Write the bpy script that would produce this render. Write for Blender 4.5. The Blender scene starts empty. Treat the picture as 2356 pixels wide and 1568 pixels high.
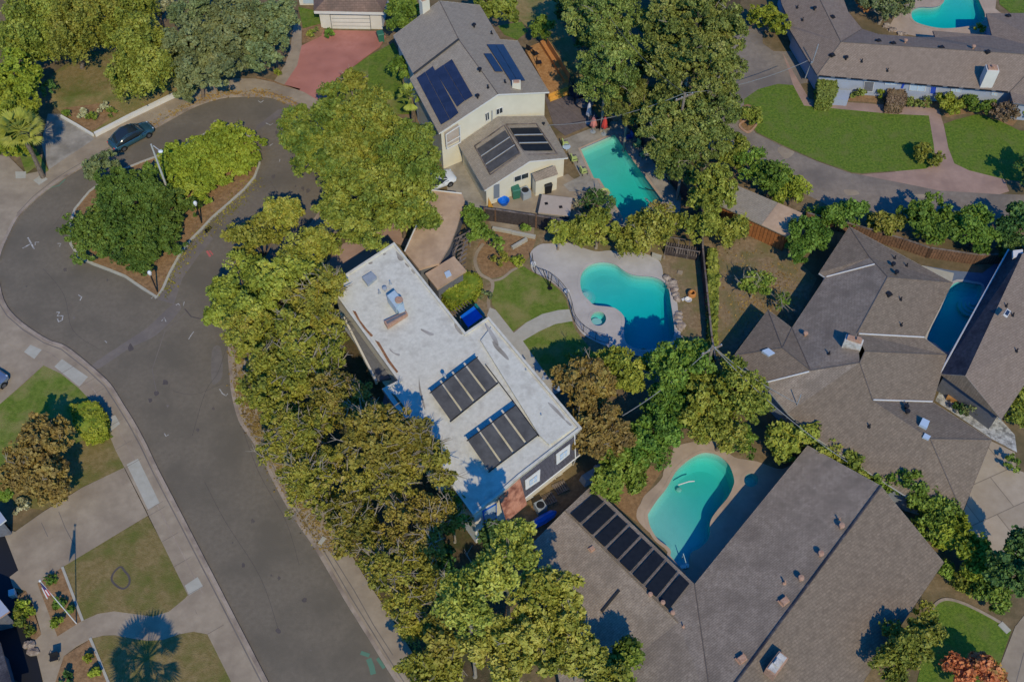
import bpy, math, random
import numpy as np
from mathutils import Vector, geometry
PI=math.pi
# ------------------------------------------------------------------ camera model: survey points were read off the photo
F,CX,CY,H=2500.0,1178.0,784.0,80.0
PITCH=math.radians(54); CP,SP=math.cos(PITCH),math.sin(PITCH)
def ray(x,y):
    a=(x-CX)/F;b=(CY-y)/F
    return Vector((a,CP+b*SP,-SP+b*CP))
def P(x,y,z=0.0):
    d=ray(x,y);t=(z-H)/d.z
    return Vector((d.x*t,d.y*t,z))
def mpp(x,y,z=0.0):                      # metres covered by one survey pixel at that place
    d=ray(x,y);return (z-H)/d.z/F
def onplane(x,y,q,n,off=0.0):
    d=ray(x,y);o=Vector((0,0,H));n=n.normalized()
    t=(q+n*off-o).dot(n)/d.dot(n)
    return o+d*t
sc=bpy.context.scene
col=sc.collection
R=random.Random(7)
# ------------------------------------------------------------------ materials
MATS={}
def lin(c): return tuple(((v/255)/12.92 if v/255<=.04045 else ((v/255+.055)/1.055)**2.4) for v in c)
def mat(name,c1,c2=None,scale=1.0,rough=.85,bump=0,c3=None,s3=.12,kind=None,ang=0,bw=1.5,bh=.3,mortar=.02,cm=None,metal=0,spec=.3,mstr=1,f3=.5):
    m=bpy.data.materials.new(name);m.use_nodes=True;N=m.node_tree.nodes;L=m.node_tree.links
    b=N['Principled BSDF'];b.inputs['Roughness'].default_value=rough;b.inputs['Metallic'].default_value=metal
    b.inputs['Specular IOR Level'].default_value=spec
    MATS[name]=m
    if c2 is None and kind is None:
        b.inputs['Base Color'].default_value=(*c1,1);return m
    c2=c2 or c1
    tc=N.new('ShaderNodeTexCoord');mp=N.new('ShaderNodeMapping');L.new(tc.outputs['Object'],mp.inputs[0])
    mp.inputs['Rotation'].default_value=(0,0,ang)
    nz=N.new('ShaderNodeTexNoise');nz.inputs['Scale'].default_value=scale;nz.inputs['Detail'].default_value=8;nz.inputs['Roughness'].default_value=.65
    L.new(mp.outputs[0],nz.inputs['Vector'])
    cr=N.new('ShaderNodeValToRGB');cr.color_ramp.elements[0].position=.35;cr.color_ramp.elements[1].position=.66
    cr.color_ramp.elements[0].color=(*c1,1);cr.color_ramp.elements[1].color=(*c2,1)
    L.new(nz.outputs[0],cr.inputs[0]);out=cr.outputs[0]
    if c3:
        n2=N.new('ShaderNodeTexNoise');n2.inputs['Scale'].default_value=s3;n2.inputs['Detail'].default_value=5;n2.inputs['Roughness'].default_value=.6
        L.new(mp.outputs[0],n2.inputs['Vector'])
        r2=N.new('ShaderNodeMapRange');r2.inputs[1].default_value=f3-.06;r2.inputs[2].default_value=f3+.14;L.new(n2.outputs[0],r2.inputs[0])
        mx=N.new('ShaderNodeMix');mx.data_type='RGBA';L.new(r2.outputs[0],mx.inputs[0]);L.new(out,mx.inputs[6]);mx.inputs[7].default_value=(*c3,1)
        out=mx.outputs[2]
    if kind=='brick':
        bk=N.new('ShaderNodeTexBrick');L.new(mp.outputs[0],bk.inputs['Vector']);bk.inputs['Scale'].default_value=1
        bk.inputs['Brick Width'].default_value=bw;bk.inputs['Row Height'].default_value=bh;bk.inputs['Mortar Size'].default_value=mortar
        bk.inputs['Color1'].default_value=(1,1,1,1);bk.inputs['Color2'].default_value=(.84,.84,.84,1);bk.inputs['Mortar'].default_value=(*[cm or .5]*3,1)
        bk.inputs['Mortar Smooth'].default_value=.3
        mx=N.new('ShaderNodeMix');mx.data_type='RGBA';mx.blend_type='MULTIPLY';mx.inputs[0].default_value=mstr
        L.new(out,mx.inputs[6]);L.new(bk.outputs['Color'],mx.inputs[7]);out=mx.outputs[2]
    L.new(out,b.inputs['Base Color'])
    if bump:
        bp=N.new('ShaderNodeBump');bp.inputs['Strength'].default_value=bump;bp.inputs['Distance'].default_value=.06
        n4=N.new('ShaderNodeTexNoise');n4.inputs['Scale'].default_value=max(scale*4,7);n4.inputs['Detail'].default_value=5
        L.new(tc.outputs['Object'],n4.inputs['Vector']);L.new(n4.outputs[0],bp.inputs['Height']);L.new(bp.outputs[0],b.inputs['Normal'])
    return m
def leafmat(name,cols,tr=.25):
    m=bpy.data.materials.new(name);m.use_nodes=True;N=m.node_tree.nodes;L=m.node_tree.links;MATS[name]=m
    b=N['Principled BSDF'];b.inputs['Roughness'].default_value=.6;b.inputs['Specular IOR Level'].default_value=.25
    g=N.new('ShaderNodeNewGeometry');tc=N.new('ShaderNodeTexCoord')
    nz=N.new('ShaderNodeTexNoise');nz.inputs['Scale'].default_value=.42;nz.inputs['Detail'].default_value=6;nz.inputs['Roughness'].default_value=.7;L.new(tc.outputs['Object'],nz.inputs['Vector'])
    mr=N.new('ShaderNodeMapRange');mr.inputs[1].default_value=.32;mr.inputs[2].default_value=.68;L.new(nz.outputs[0],mr.inputs[0])
    ad=N.new('ShaderNodeMix');ad.inputs[0].default_value=.33;L.new(mr.outputs[0],ad.inputs[2]);L.new(g.outputs['Random Per Island'],ad.inputs[3])
    cr=N.new('ShaderNodeValToRGB');L.new(ad.outputs[0],cr.inputs[0])
    e=cr.color_ramp.elements;e[0].color=(*cols[0],1);e[0].position=.12;e[1].color=(*cols[-1],1);e[1].position=.88
    for i,c in enumerate(cols[1:-1]):
        x=e.new(.12+.76*(i+1)/(len(cols)-1));x.color=(*c,1)
    oi=N.new('ShaderNodeObjectInfo');m1=N.new('ShaderNodeMapRange');m1.inputs[3].default_value=.483;m1.inputs[4].default_value=.522;L.new(oi.outputs['Random'],m1.inputs[0])
    m2=N.new('ShaderNodeMath');m2.operation='MULTIPLY';m2.inputs[1].default_value=7.3;L.new(oi.outputs['Random'],m2.inputs[0]);m3=N.new('ShaderNodeMath');m3.operation='FRACT';L.new(m2.outputs[0],m3.inputs[0])
    m4=N.new('ShaderNodeMapRange');m4.inputs[3].default_value=.92;m4.inputs[4].default_value=1.2;L.new(m3.outputs[0],m4.inputs[0])
    hv=N.new('ShaderNodeHueSaturation');hv.inputs['Saturation'].default_value=.95;L.new(cr.outputs[0],hv.inputs['Color']);L.new(m1.outputs[0],hv.inputs['Hue']);L.new(m4.outputs[0],hv.inputs['Value'])
    L.new(hv.outputs[0],b.inputs['Base Color'])
    t=N.new('ShaderNodeBsdfTranslucent');L.new(hv.outputs[0],t.inputs[0])
    mx=N.new('ShaderNodeMixShader');mx.inputs[0].default_value=tr
    L.new(b.outputs[0],mx.inputs[1]);L.new(t.outputs[0],mx.inputs[2]);L.new(mx.outputs[0],N['Material Output'].inputs[0])
    return m
S=lambda r,g,b,k=1.0:tuple(v*k for v in lin((r,g,b)))
mat('soil',S(104,88,62),S(136,114,84),1.6,bump=.5,c3=S(96,84,56),s3=.25)
mat('forest_floor_shade',S(70,58,40),S(100,84,58),3,bump=.8,c3=S(62,66,34),s3=.6)  # dark mulch whose tone also carries the shade between the conifers
mat('yard_soil',S(118,98,72),S(150,128,98),3,bump=.7,c3=S(112,104,66),s3=.5)
mat('mulch',S(120,92,62),S(156,122,86),3,bump=.6)
mat('asphalt',S(108,98,83),S(119,108,92),2.6,rough=.9,c3=S(102,93,79),s3=.22,bump=.25)
mat('asphalt_patch',S(114,104,94),S(124,113,102),2.0,c3=S(106,97,90),s3=.2)
mat('asphalt_stain',S(88,79,72),S(98,89,81),3)
mat('asphalt_dark',S(80,72,68),S(92,83,78),3.0)
mat('drive_asphalt',S(126,114,100),S(142,129,114),1.8,c3=S(112,102,92),s3=.2,bump=.1)
mat('concrete',S(148,132,110),S(164,147,124),1.1,c3=S(138,122,102),s3=.3,bump=.1)
mat('concrete_curb',S(152,136,118),S(168,150,132),2.5,c3=S(130,114,99),s3=.5)
mat('concrete_light',S(164,158,142),S(176,170,154),1.5)
mat('concrete_pink',S(156,128,112),S(168,139,122),1.2,c3=S(146,120,106),s3=.35)
mat('concrete_joint',S(166,148,124),S(178,160,136),1,kind='brick',ang=-.42,bw=3.4,bh=3.0,mortar=.05,cm=.55)
mat('concrete_grey',S(146,138,126),S(162,153,140),1.6,c3=S(128,120,108),s3=.5)
mat('pool_deck',S(176,168,158),S(188,180,170),.8,c3=S(168,160,150),s3=.3)
mat('pool_deck_tan',S(170,148,126),S(182,160,138),.9,c3=S(158,138,118),s3=.3)
mat('pool_deck_shade',S(96,108,124),S(108,118,132),1.5)  # paving of the shaded pool, its shade painted in as dark blue-grey
mat('red_drive',S(172,112,96),S(184,124,108),1.4,c3=S(158,102,88),s3=.35)
mat('grass_green',S(70,96,20),S(112,130,40),4,bump=1,c3=S(104,114,48),s3=.7,f3=.54)
mat('grass_mid',S(84,104,26),S(112,126,46),2.6,bump=1,c3=S(132,126,70),s3=.4)
mat('grass_dry',S(116,100,54),S(140,120,78),2.6,bump=1,c3=S(94,98,36),s3=.3,f3=.52)
mat('grass_tan',S(128,112,66),S(152,130,84),2,bump=1,c3=S(104,108,50),s3=.3)
mat('wall_white',S(206,200,188),S(216,210,198),1)
mat('trim_white',S(204,200,192),S(214,210,202),3)
mat('cream',S(206,198,176),S(214,206,184),.8)
mat('roof_cap',S(96,86,78),S(112,102,92),3)
mat('roof_white',S(196,190,172),S(212,206,188),3,c3=S(184,177,160),s3=1.1,f3=.56,bump=.15)
mat('roof_white_dirty',S(150,142,128),S(188,182,172),1.2,c3=S(130,118,100),s3=.6)
mat('leaf_litter_mat',S(120,78,50),S(156,112,76),5,bump=.5)
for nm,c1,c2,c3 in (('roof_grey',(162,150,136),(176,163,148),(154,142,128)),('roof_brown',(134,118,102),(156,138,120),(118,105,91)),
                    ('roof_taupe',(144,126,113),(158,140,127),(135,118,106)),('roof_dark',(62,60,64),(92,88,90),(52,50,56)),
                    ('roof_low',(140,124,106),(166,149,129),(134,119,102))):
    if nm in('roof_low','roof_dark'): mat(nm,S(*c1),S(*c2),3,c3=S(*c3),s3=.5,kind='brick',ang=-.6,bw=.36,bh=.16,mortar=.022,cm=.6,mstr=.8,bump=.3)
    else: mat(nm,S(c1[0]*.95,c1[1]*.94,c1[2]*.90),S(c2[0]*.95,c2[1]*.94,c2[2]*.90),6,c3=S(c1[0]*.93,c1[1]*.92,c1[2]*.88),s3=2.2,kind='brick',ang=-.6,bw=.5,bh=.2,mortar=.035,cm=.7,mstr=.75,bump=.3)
mat('roof_brown_far',S(124,100,86),S(140,114,98),2.2,kind='brick',bw=.5,bh=.2,mortar=.02,cm=.6,c3=S(110,92,80),s3=.4)
mat('roof_tan',S(180,150,120),S(194,164,134),1.2,c3=S(166,138,112),s3=.5,bump=.15)
mat('mansard',S(82,78,84),S(98,94,100),3,kind='brick',bw=.4,bh=.2,mortar=.02,cm=.7)
mat('terracotta',S(176,118,92),S(196,140,112),2.5,c3=S(120,72,56),s3=1.1)
mat('siding_blue',S(150,156,168),S(160,166,178),1)
mat('siding_grey',S(96,96,100),S(112,112,116),4)
mat('stone_white',S(190,184,172),S(214,208,196),2.5,c3=S(160,150,136),s3=1.8,bump=.6)
mat('brick_tan',S(160,120,96),S(186,150,124),6)
mat('pv_dark',S(40,50,72),S(48,58,82),.8,rough=.3,spec=.5,kind='brick',ang=0,bw=1.0,bh=1.0,mortar=.012,cm=1.5)
mat('pool_mat',S(66,64,62),S(86,84,82),1.2,rough=.6)
mat('pool_mat_black',S(26,28,30),S(36,38,40),3,rough=.55)
mat('metal_grey',S(142,148,152),S(156,162,166),2,rough=.45)
mat('metal_dark',S(34,34,36),rough=.5)
mat('duct',S(166,182,188),S(178,194,200),2,rough=.5)
mat('black',S(22,22,24),rough=.6)
mat('wood_grey',S(108,96,88),S(140,126,116),4,c3=S(84,74,68),s3=.8)
mat('wood_orange',S(160,112,62),S(196,146,92),3,kind='brick',ang=.5,bw=4,bh=.14,mortar=.012,cm=.55)
mat('wood_bench',S(176,116,60),S(194,132,74),3)
mat('wood_yellow',S(204,150,62),S(216,164,80),3)
mat('fence_dark',S(58,50,48),S(84,74,70),5,kind='brick',bw=.15,bh=3,mortar=.01,cm=.5)
mat('fence_brown',S(96,72,54),S(140,104,78),4,kind='brick',bw=.25,bh=4,mortar=.03,cm=.4)
mat('fence_orange',S(140,88,48),S(176,112,62),4,kind='brick',bw=.3,bh=4,mortar=.03,cm=.4)
mat('composite',S(104,92,88),S(118,106,101),2,kind='brick',ang=.9,bw=4,bh=.15,mortar=.012,cm=.7)
mat('bark',S(96,82,68),S(134,118,102),5,bump=.5)
mat('twig',S(128,116,98),S(158,146,128),5)
mat('glass_dark',S(40,50,56),rough=.12,spec=.6)
mat('glass_light',S(176,192,206),rough=.2,spec=.5)
mat('door_blue',S(44,74,168),rough=.5)
mat('door_grey',S(120,126,132),rough=.5)
mat('bright_blue',S(14,96,190),S(22,108,204),2,rough=.5)
mat('tarp_blue',S(10,70,130),S(16,84,148),2,rough=.5)
mat('teal_plastic',S(30,120,116),rough=.4)
mat('bin_green',S(52,108,88),rough=.5)
mat('umbrella_red',S(208,72,64),rough=.7)
mat('umbrella_pink',S(206,130,120),rough=.7)
mat('umbrella_white',S(196,194,196),rough=.7)
mat('cushion_lime',S(172,184,110),rough=.8)
mat('tub_cover',S(168,154,140),S(178,164,150),1.5)
mat('asphalt_lane',S(106,98,89),S(119,110,100),1.4);mat('paint_green_pale',S(90,124,102),rough=.8)
mat('car_blue',S(64,104,116),rough=.22,spec=.6,metal=.5)
mat('car_white',S(208,212,216),rough=.25,spec=.6)
mat('car_silver',S(150,160,170),rough=.2,spec=.6,metal=.6)
mat('tyre',S(26,26,28),rough=.8)
mat('rim',S(120,122,126),rough=.4,metal=.7)
mat('rock',S(150,134,118),S(184,168,150),4,bump=.8,c3=S(120,104,92),s3=1.5)
mat('paint_white',S(128,122,114),S(190,186,178),4,rough=.8)
mat('paint_green',S(70,140,112),rough=.8)
mat('paint_red',S(180,96,88),rough=.8)
mat('plaster',S(190,214,206),S(198,220,212),.5)
mat('plaster_deep',S(20,110,180),S(26,120,190),.5)
mat('plaster_shade',S(150,215,212),S(160,222,220),.5)  # teal copy of plaster with the pool's shade put into its colour
mat('tile_blue',S(60,90,140),S(110,140,180),6)
mat('flag_red',S(190,70,72));mat('flag_white',S(210,206,206));mat('flag_blue',S(56,62,120))
mat('lamp_white',S(214,214,210),rough=.4)
mat('pole_grey',S(178,176,168),rough=.5)
mat('pole_wood',S(120,106,92),S(146,130,114),6)
mat('wire',S(140,138,132),rough=.6);mat('wire_dark',S(90,90,92),rough=.5)
mat('gravel_white',S(170,166,158),S(214,210,202),9,bump=.9,c3=S(120,116,110),s3=2)
LK=1.43
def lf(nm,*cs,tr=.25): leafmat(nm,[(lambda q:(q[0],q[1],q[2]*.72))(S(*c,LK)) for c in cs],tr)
lf('lf_olive',(72,80,30),(108,114,40),(136,138,54),(154,152,78))
lf('lf_lime',(80,94,22),(110,122,30),(132,140,38),(148,152,60))
lf('lf_green',(54,78,26),(84,106,36),(108,128,46),(130,144,66))
lf('lf_mid',(66,80,30),(100,110,40),(128,130,50),(150,146,68))
lf('lf_island',(48,66,24),(74,92,34),(96,112,44),(108,122,60))
lf('lf_grey',(72,82,58),(96,106,74),(116,124,88),(136,140,106))
lf('lf_silver',(110,112,92),(148,146,124),(178,176,156))
lf('lf_rust',(92,72,42),(122,98,56),(138,114,64),(124,110,58),tr=.2)
lf('lf_amber',(84,84,34),(120,112,42),(140,128,52),(122,106,60),tr=.2)
lf('lf_sparse',(76,80,32),(114,114,42),(138,130,48),(136,120,70),tr=.2)
lf('lf_conifer',(56,68,32),(86,96,44),(114,120,58),(140,138,80),tr=.12)
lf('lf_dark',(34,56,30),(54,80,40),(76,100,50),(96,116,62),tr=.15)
lf('lf_orange',(140,78,44),(176,104,60),(190,124,80),(120,120,50))
lf('lf_brown',(96,74,64),(112,88,78),(124,98,88),tr=.1)
lf('lf_box',(90,100,40),(108,114,52),(118,122,60),tr=.1)
lf('lf_palm',(110,120,40),(140,144,56),(160,160,84))
lf('lf_gold',(84,94,32),(124,126,46),(152,148,66),(168,160,88))
lf('lf_yellowgreen',(78,88,30),(114,120,42),(142,142,54),(156,148,74))
# ------------------------------------------------------------------ mesh helpers
class MB:
    def __init__(s): s.v=[];s.f=[];s.mi=[]
    def add(s,vs,fs,m=0):
        o=len(s.v);s.v+= [tuple(v) for v in vs];s.f+=[tuple(i+o for i in f) for f in fs];s.mi+=[m]*len(fs);return s
    def box(s,c,d,rz=0,m=0,taper=1.0):
        x,y,z=d[0]/2,d[1]/2,d[2]/2;ca,sa=math.cos(rz),math.sin(rz);vs=[]
        for k,t in ((-z,1),(z,taper)):
            for a,b in ((-x,-y),(x,-y),(x,y),(-x,y)):
                a*=t;b*=t;vs.append((c[0]+a*ca-b*sa,c[1]+a*sa+b*ca,c[2]+k))
        return s.add(vs,[(3,2,1,0),(4,5,6,7),(0,1,5,4),(1,2,6,5),(2,3,7,6),(3,0,4,7)],m)
    def tube(s,pts,rad,n=6,m=0,cap=True):
        pts=[Vector(p) for p in pts];rr=rad if isinstance(rad,(list,tuple)) else [rad]*len(pts);vs=[]
        for i,p in enumerate(pts):
            d=(pts[min(i+1,len(pts)-1)]-pts[max(i-1,0)]).normalized()
            u=d.orthogonal().normalized();w=d.cross(u)
            for k in range(n):
                a=2*PI*k/n;vs.append(p+(u*math.cos(a)+w*math.sin(a))*rr[i])
        fs=[(i*n+k,i*n+(k+1)%n,(i+1)*n+(k+1)%n,(i+1)*n+k) for i in range(len(pts)-1) for k in range(n)]
        if cap: fs+=[tuple(range(n))[::-1],tuple((len(pts)-1)*n+k for k in range(n))]
        return s.add(vs,fs,m)
    def prism(s,pts,z0,z1,m=0):             # pts: world xy list
        a=[Vector((p[0],p[1],z1)) for p in pts];n=len(a)
        o=[tuple(v) for v in a]+[(v.x,v.y,z0) for v in a]
        tri=geometry.tessellate_polygon([a])
        return s.add(o,[tuple(t) for t in tri]+[(i,(i+1)%n,(i+1)%n+n,i+n) for i in range(n)]+[tuple(k+n for k in t[::-1]) for t in tri],m)
    def sphere(s,c,r,n=10,m=0,sq=(1,1,1)):
        vs=[];fs=[];h=n//2
        for i in range(h+1):
            t=PI*i/h
            for k in range(n):
                a=2*PI*k/n;vs.append((c[0]+r*sq[0]*math.sin(t)*math.cos(a),c[1]+r*sq[1]*math.sin(t)*math.sin(a),c[2]+r*sq[2]*math.cos(t)))
        for i in range(h):
            for k in range(n): fs.append((i*n+k,(i+1)*n+k,(i+1)*n+(k+1)%n,i*n+(k+1)%n))
        return s.add(vs,fs,m)
    def lathe(s,c,prof,n=14,m=0):
        vs=[];fs=[]
        for r,z in prof:
            for k in range(n):
                a=2*PI*k/n;vs.append((c[0]+r*math.cos(a),c[1]+r*math.sin(a),c[2]+z))
        for i in range(len(prof)-1):
            for k in range(n): fs.append((i*n+k,i*n+(k+1)%n,(i+1)*n+(k+1)%n,(i+1)*n+k))
        return s.add(vs,fs,m)
    def build(s,name,mats,parent=None,smooth=False):
        me=bpy.data.meshes.new(name);me.from_pydata(s.v,[],s.f)
        for m in (mats if isinstance(mats,(list,tuple)) else [mats]): me.materials.append(MATS[m])
        if max(s.mi,default=0): me.polygons.foreach_set('material_index',s.mi)
        me.update();me.validate()
        import bmesh
        bm=bmesh.new();bm.from_mesh(me);bmesh.ops.recalc_face_normals(bm,faces=bm.faces);bm.to_mesh(me);bm.free()
        if smooth: me.polygons.foreach_set('use_smooth',[True]*len(me.polygons))
        o=bpy.data.objects.new(name,me);col.objects.link(o)
        if parent:
            o.parent=parent
            o.matrix_parent_inverse=parent.matrix_world.inverted() if parent.type!='EMPTY' else mi(parent)
        return o
def mi(p):
    from mathutils import Matrix
    return (Matrix.Translation(p.location)@Matrix.Rotation(p.rotation_euler.z,4,'Z')).inverted()
def tag(o,label=None,cat=None,group=None,kind=None):
    if label:o['label']=label
    if cat:o['category']=cat
    if group:o['group']=group
    if kind:o['kind']=kind
    return o
def thing(name,label,cat,loc=(0,0,0),group=None,rz=0):
    o=bpy.data.objects.new(name,None);col.objects.link(o);o.location=loc;o.rotation_euler=(0,0,rz);o.empty_display_size=.3
    return tag(o,label,cat,group)
def cat_rom(pts,n=5,closed=True):
    out=[];m=len(pts);rng=range(m if closed else m-1)
    for i in rng:
        g=lambda k:np.array(pts[k%m] if closed else pts[max(0,min(m-1,k))],float)
        p0,p1,p2,p3=g(i-1),g(i),g(i+1),g(i+2)
        for k in range(n):
            t=k/n;out.append(tuple(.5*((2*p1)+(-p0+p2)*t+(2*p0-5*p1+4*p2-p3)*t*t+(-p0+3*p1-3*p2+p3)*t**3)))
    if not closed: out.append(tuple(pts[-1]))
    return out
def W(px,z): return [P(x,y,z) for x,y in px]
def sheet(name,px,z,m,holes=(),smooth=False,skirt=0,kind='structure',label=None,world=False,cat=None,hz=None):
    if smooth: px=cat_rom(px)
    loops=[px if world else W(px,z)]+[h if world else W(h,z) for h in holes]
    loops=[[Vector((p[0],p[1],z)) for p in l] for l in loops]
    vs=[v for l in loops for v in l];tri=geometry.tessellate_polygon(loops)
    b=MB();b.add(vs,[tuple(t) for t in tri])
    if skirt:
        o=0
        for l in loops:
            n=len(l);b.add([(v.x,v.y,v.z) for v in l]+[(v.x,v.y,v.z-skirt) for v in l],[(i,(i+1)%n,(i+1)%n+n,i+n) for i in range(n)])
    ob=b.build(name,m)
    for p in ob.data.polygons:
        pass
    tag(ob,label,cat,None,kind);return ob
def strip(b,px,w,z,m=0,closed=False,world=None):       # ribbon of metre-width w along pixel polyline
    pts=world or W(px,z);n=len(pts);L=[];Rr=[]
    for i,p in enumerate(pts):
        a=pts[(i-1)%n] if closed else pts[max(0,i-1)];c=pts[(i+1)%n] if closed else pts[min(n-1,i+1)]
        d=(Vector(c)-Vector(a));d.z=0;d.normalize();q=Vector((-d.y,d.x,0))*w/2
        L.append(Vector(p)+q);Rr.append(Vector(p)-q)
    k=n if closed else n-1
    b.add(L+Rr,[(i,(i+1)%n,(i+1)%n+n,i+n) for i in range(k)],m);return b
def curb(name,px,w,z0,z1,m,closed=False,smooth=True):
    if smooth: px=cat_rom(px,4,closed)
    pts=W(px,z1);n=len(pts);L=[];Rr=[]
    for i,p in enumerate(pts):
        a=pts[(i-1)%n] if closed else pts[max(0,i-1)];c=pts[(i+1)%n] if closed else pts[min(n-1,i+1)]
        d=(c-a);d.z=0;d.normalize();q=Vector((-d.y,d.x,0))*w/2;L.append(p+q);Rr.append(p-q)
    k=n if closed else n-1;b=MB()
    dn=lambda v:Vector((v.x,v.y,z0))
    b.add(L+Rr+[dn(v) for v in L]+[dn(v) for v in Rr],[f for i in range(k) for j in [(i+1)%n] for f in ((i,j,j+n,i+n),(i,j,j+2*n,i+2*n),(i+n,j+n,j+3*n,i+3*n))])
    return tag(b.build(name,m),kind='structure')
def leaves_mesh(name,C,N,size,m,parent,rng,asp=1.5,jit=.52):
    n=len(C);a=rng.normal(size=(n,3));nn=N*(1-jit)+a*jit;nn/=np.linalg.norm(nn,axis=1,keepdims=True)+1e-9
    u=np.cross(nn,rng.normal(size=(n,3)));u/=np.linalg.norm(u,axis=1,keepdims=True)+1e-9;v=np.cross(nn,u)
    s=size*rng.uniform(.85,1.15)*np.clip(rng.lognormal(0,.38,size=(n,1)),.45,2.1)*.5
    V=np.stack([C-u*s*asp,C-v*s+nn*s*.2,C+u*s*asp,C+v*s+nn*s*.2],1).reshape(-1,3)
    me=bpy.data.meshes.new(name);me.vertices.add(4*n);me.vertices.foreach_set('co',V.astype(np.float32).ravel())
    me.loops.add(4*n);me.loops.foreach_set('vertex_index',np.arange(4*n,dtype=np.int32))
    me.polygons.add(n);me.polygons.foreach_set('loop_start',np.arange(0,4*n,4,dtype=np.int32))
    try: me.polygons.foreach_set('loop_total',np.full(n,4,dtype=np.int32))
    except Exception: pass
    me.materials.append(MATS[m]);me.update();me.validate()
    o=bpy.data.objects.new(name,me);col.objects.link(o)
    if parent:o.parent=parent;o.matrix_parent_inverse=mi(parent)
    return o
# ------------------------------------------------------------------ pools (basin with water that absorbs red light)
def watermat(name,colr,dens):
    m=bpy.data.materials.new(name);m.use_nodes=True;N=m.node_tree.nodes;L=m.node_tree.links;MATS[name]=m
    N.remove(N['Principled BSDF'])
    t=N.new('ShaderNodeBsdfTransparent');g=N.new('ShaderNodeBsdfGlossy');g.inputs['Roughness'].default_value=.08
    fr=N.new('ShaderNodeFresnel');fr.inputs[0].default_value=1.33;mx=N.new('ShaderNodeMixShader')
    nz=N.new('ShaderNodeTexNoise');nz.inputs['Scale'].default_value=3;bp=N.new('ShaderNodeBump');bp.inputs['Strength'].default_value=.15;bp.inputs['Distance'].default_value=.03
    L.new(nz.outputs[0],bp.inputs['Height']);L.new(bp.outputs[0],g.inputs['Normal'])
    L.new(fr.outputs[0],mx.inputs[0]);L.new(t.outputs[0],mx.inputs[1]);L.new(g.outputs[0],mx.inputs[2])
    L.new(mx.outputs[0],N['Material Output'].inputs['Surface'])
    v=N.new('ShaderNodeVolumeAbsorption');v.inputs['Color'].default_value=(*colr,1);v.inputs['Density'].default_value=dens
    L.new(v.outputs[0],N['Material Output'].inputs['Volume'])
watermat('water',(.0,.91,.935),.95)
watermat('water_green',(.0,.92,.90),.66)
POOLS=[]
def pool(label,px,zt,depth,deep_dir,shallow=.8,wm='water',pm='plaster',smooth=True,steps=(),name='swimming_pool',cat='swimming pool'):
    """px outline; depth grows from shallow to depth towards deep_dir (world angle)"""
    if smooth: px=cat_rom(px,4)
    out=[Vector((p.x,p.y,0)) for p in W(px,zt)];n=len(out);c=sum(out,Vector())/n
    POOLS.append(px)
    dv=Vector((math.cos(deep_dir),math.sin(deep_dir),0));pr=[(v-c).dot(dv) for v in out];lo,hi=min(pr),max(pr)
    def dep(v):
        t=((v-c).dot(dv)-lo)/(hi-lo);t=max(0,min(1,(t-.1)/.75));t=t*t*(3-2*t);return shallow+(depth-shallow)*t
    zw=zt-.14
    t=thing(name,label,cat,(c.x,c.y,zw))
    # rings shrinking inward give a curved floor
    b=MB();ks=[1,.985,.93,.8,.6,.35];vs=[]
    for j,k in enumerate(ks):
        for v in out:
            q=c+(v-c)*k;d=dep(q)
            z=[zt+.0,zt-.14-d*.55,zt-.14-d*.85,zt-.14-d,zt-.14-d,zt-.14-d][j];vs.append((q.x,q.y,z))
    vs.append((c.x,c.y,zt-.14-dep(c)))
    fs=[(j*n+i,j*n+(i+1)%n,(j+1)*n+(i+1)%n,(j+1)*n+i) for j in range(len(ks)-1) for i in range(n)]
    fs+=[((len(ks)-1)*n+i,(len(ks)-1)*n+(i+1)%n,len(vs)-1) for i in range(n)]
    b.add(vs,fs);b.build('basin',pm,t,smooth=False)
    cb=MB();strip(cb,None,.28,0,closed=True,world=[Vector((v.x,v.y,zt+.02)) for v in out]);o=cb.build('coping','pool_deck' if 'tan' not in label else 'pool_deck_tan',t)
    tb=MB();ii=[c+(v-c)*.996 for v in out];tb.add([(v.x,v.y,zt) for v in ii]+[(v.x,v.y,zw-.05) for v in ii],[(i,(i+1)%n,(i+1)%n+n,i+n) for i in range(n)]);tb.build('tile_band','tile_blue',t)
    wv=[c+(v-c)*1.004 for v in out];w=MB();w.prism(wv,zw-depth-.6,zw);w.build('water',wm,t)
    for si,(cx,cy,r0,nn,rise) in enumerate(steps):
        cc=P(cx,cy,zt);sb=MB()
        for k in range(nn): sb.lathe((cc.x,cc.y,0),[(0,zw-.25-k*rise),(r0*(k+1)/nn,zw-.25-k*rise),(r0*(k+1)/nn,zw-.25-(k+1)*rise)],24)
        sb.build('steps','plaster',t)
    return t
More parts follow.
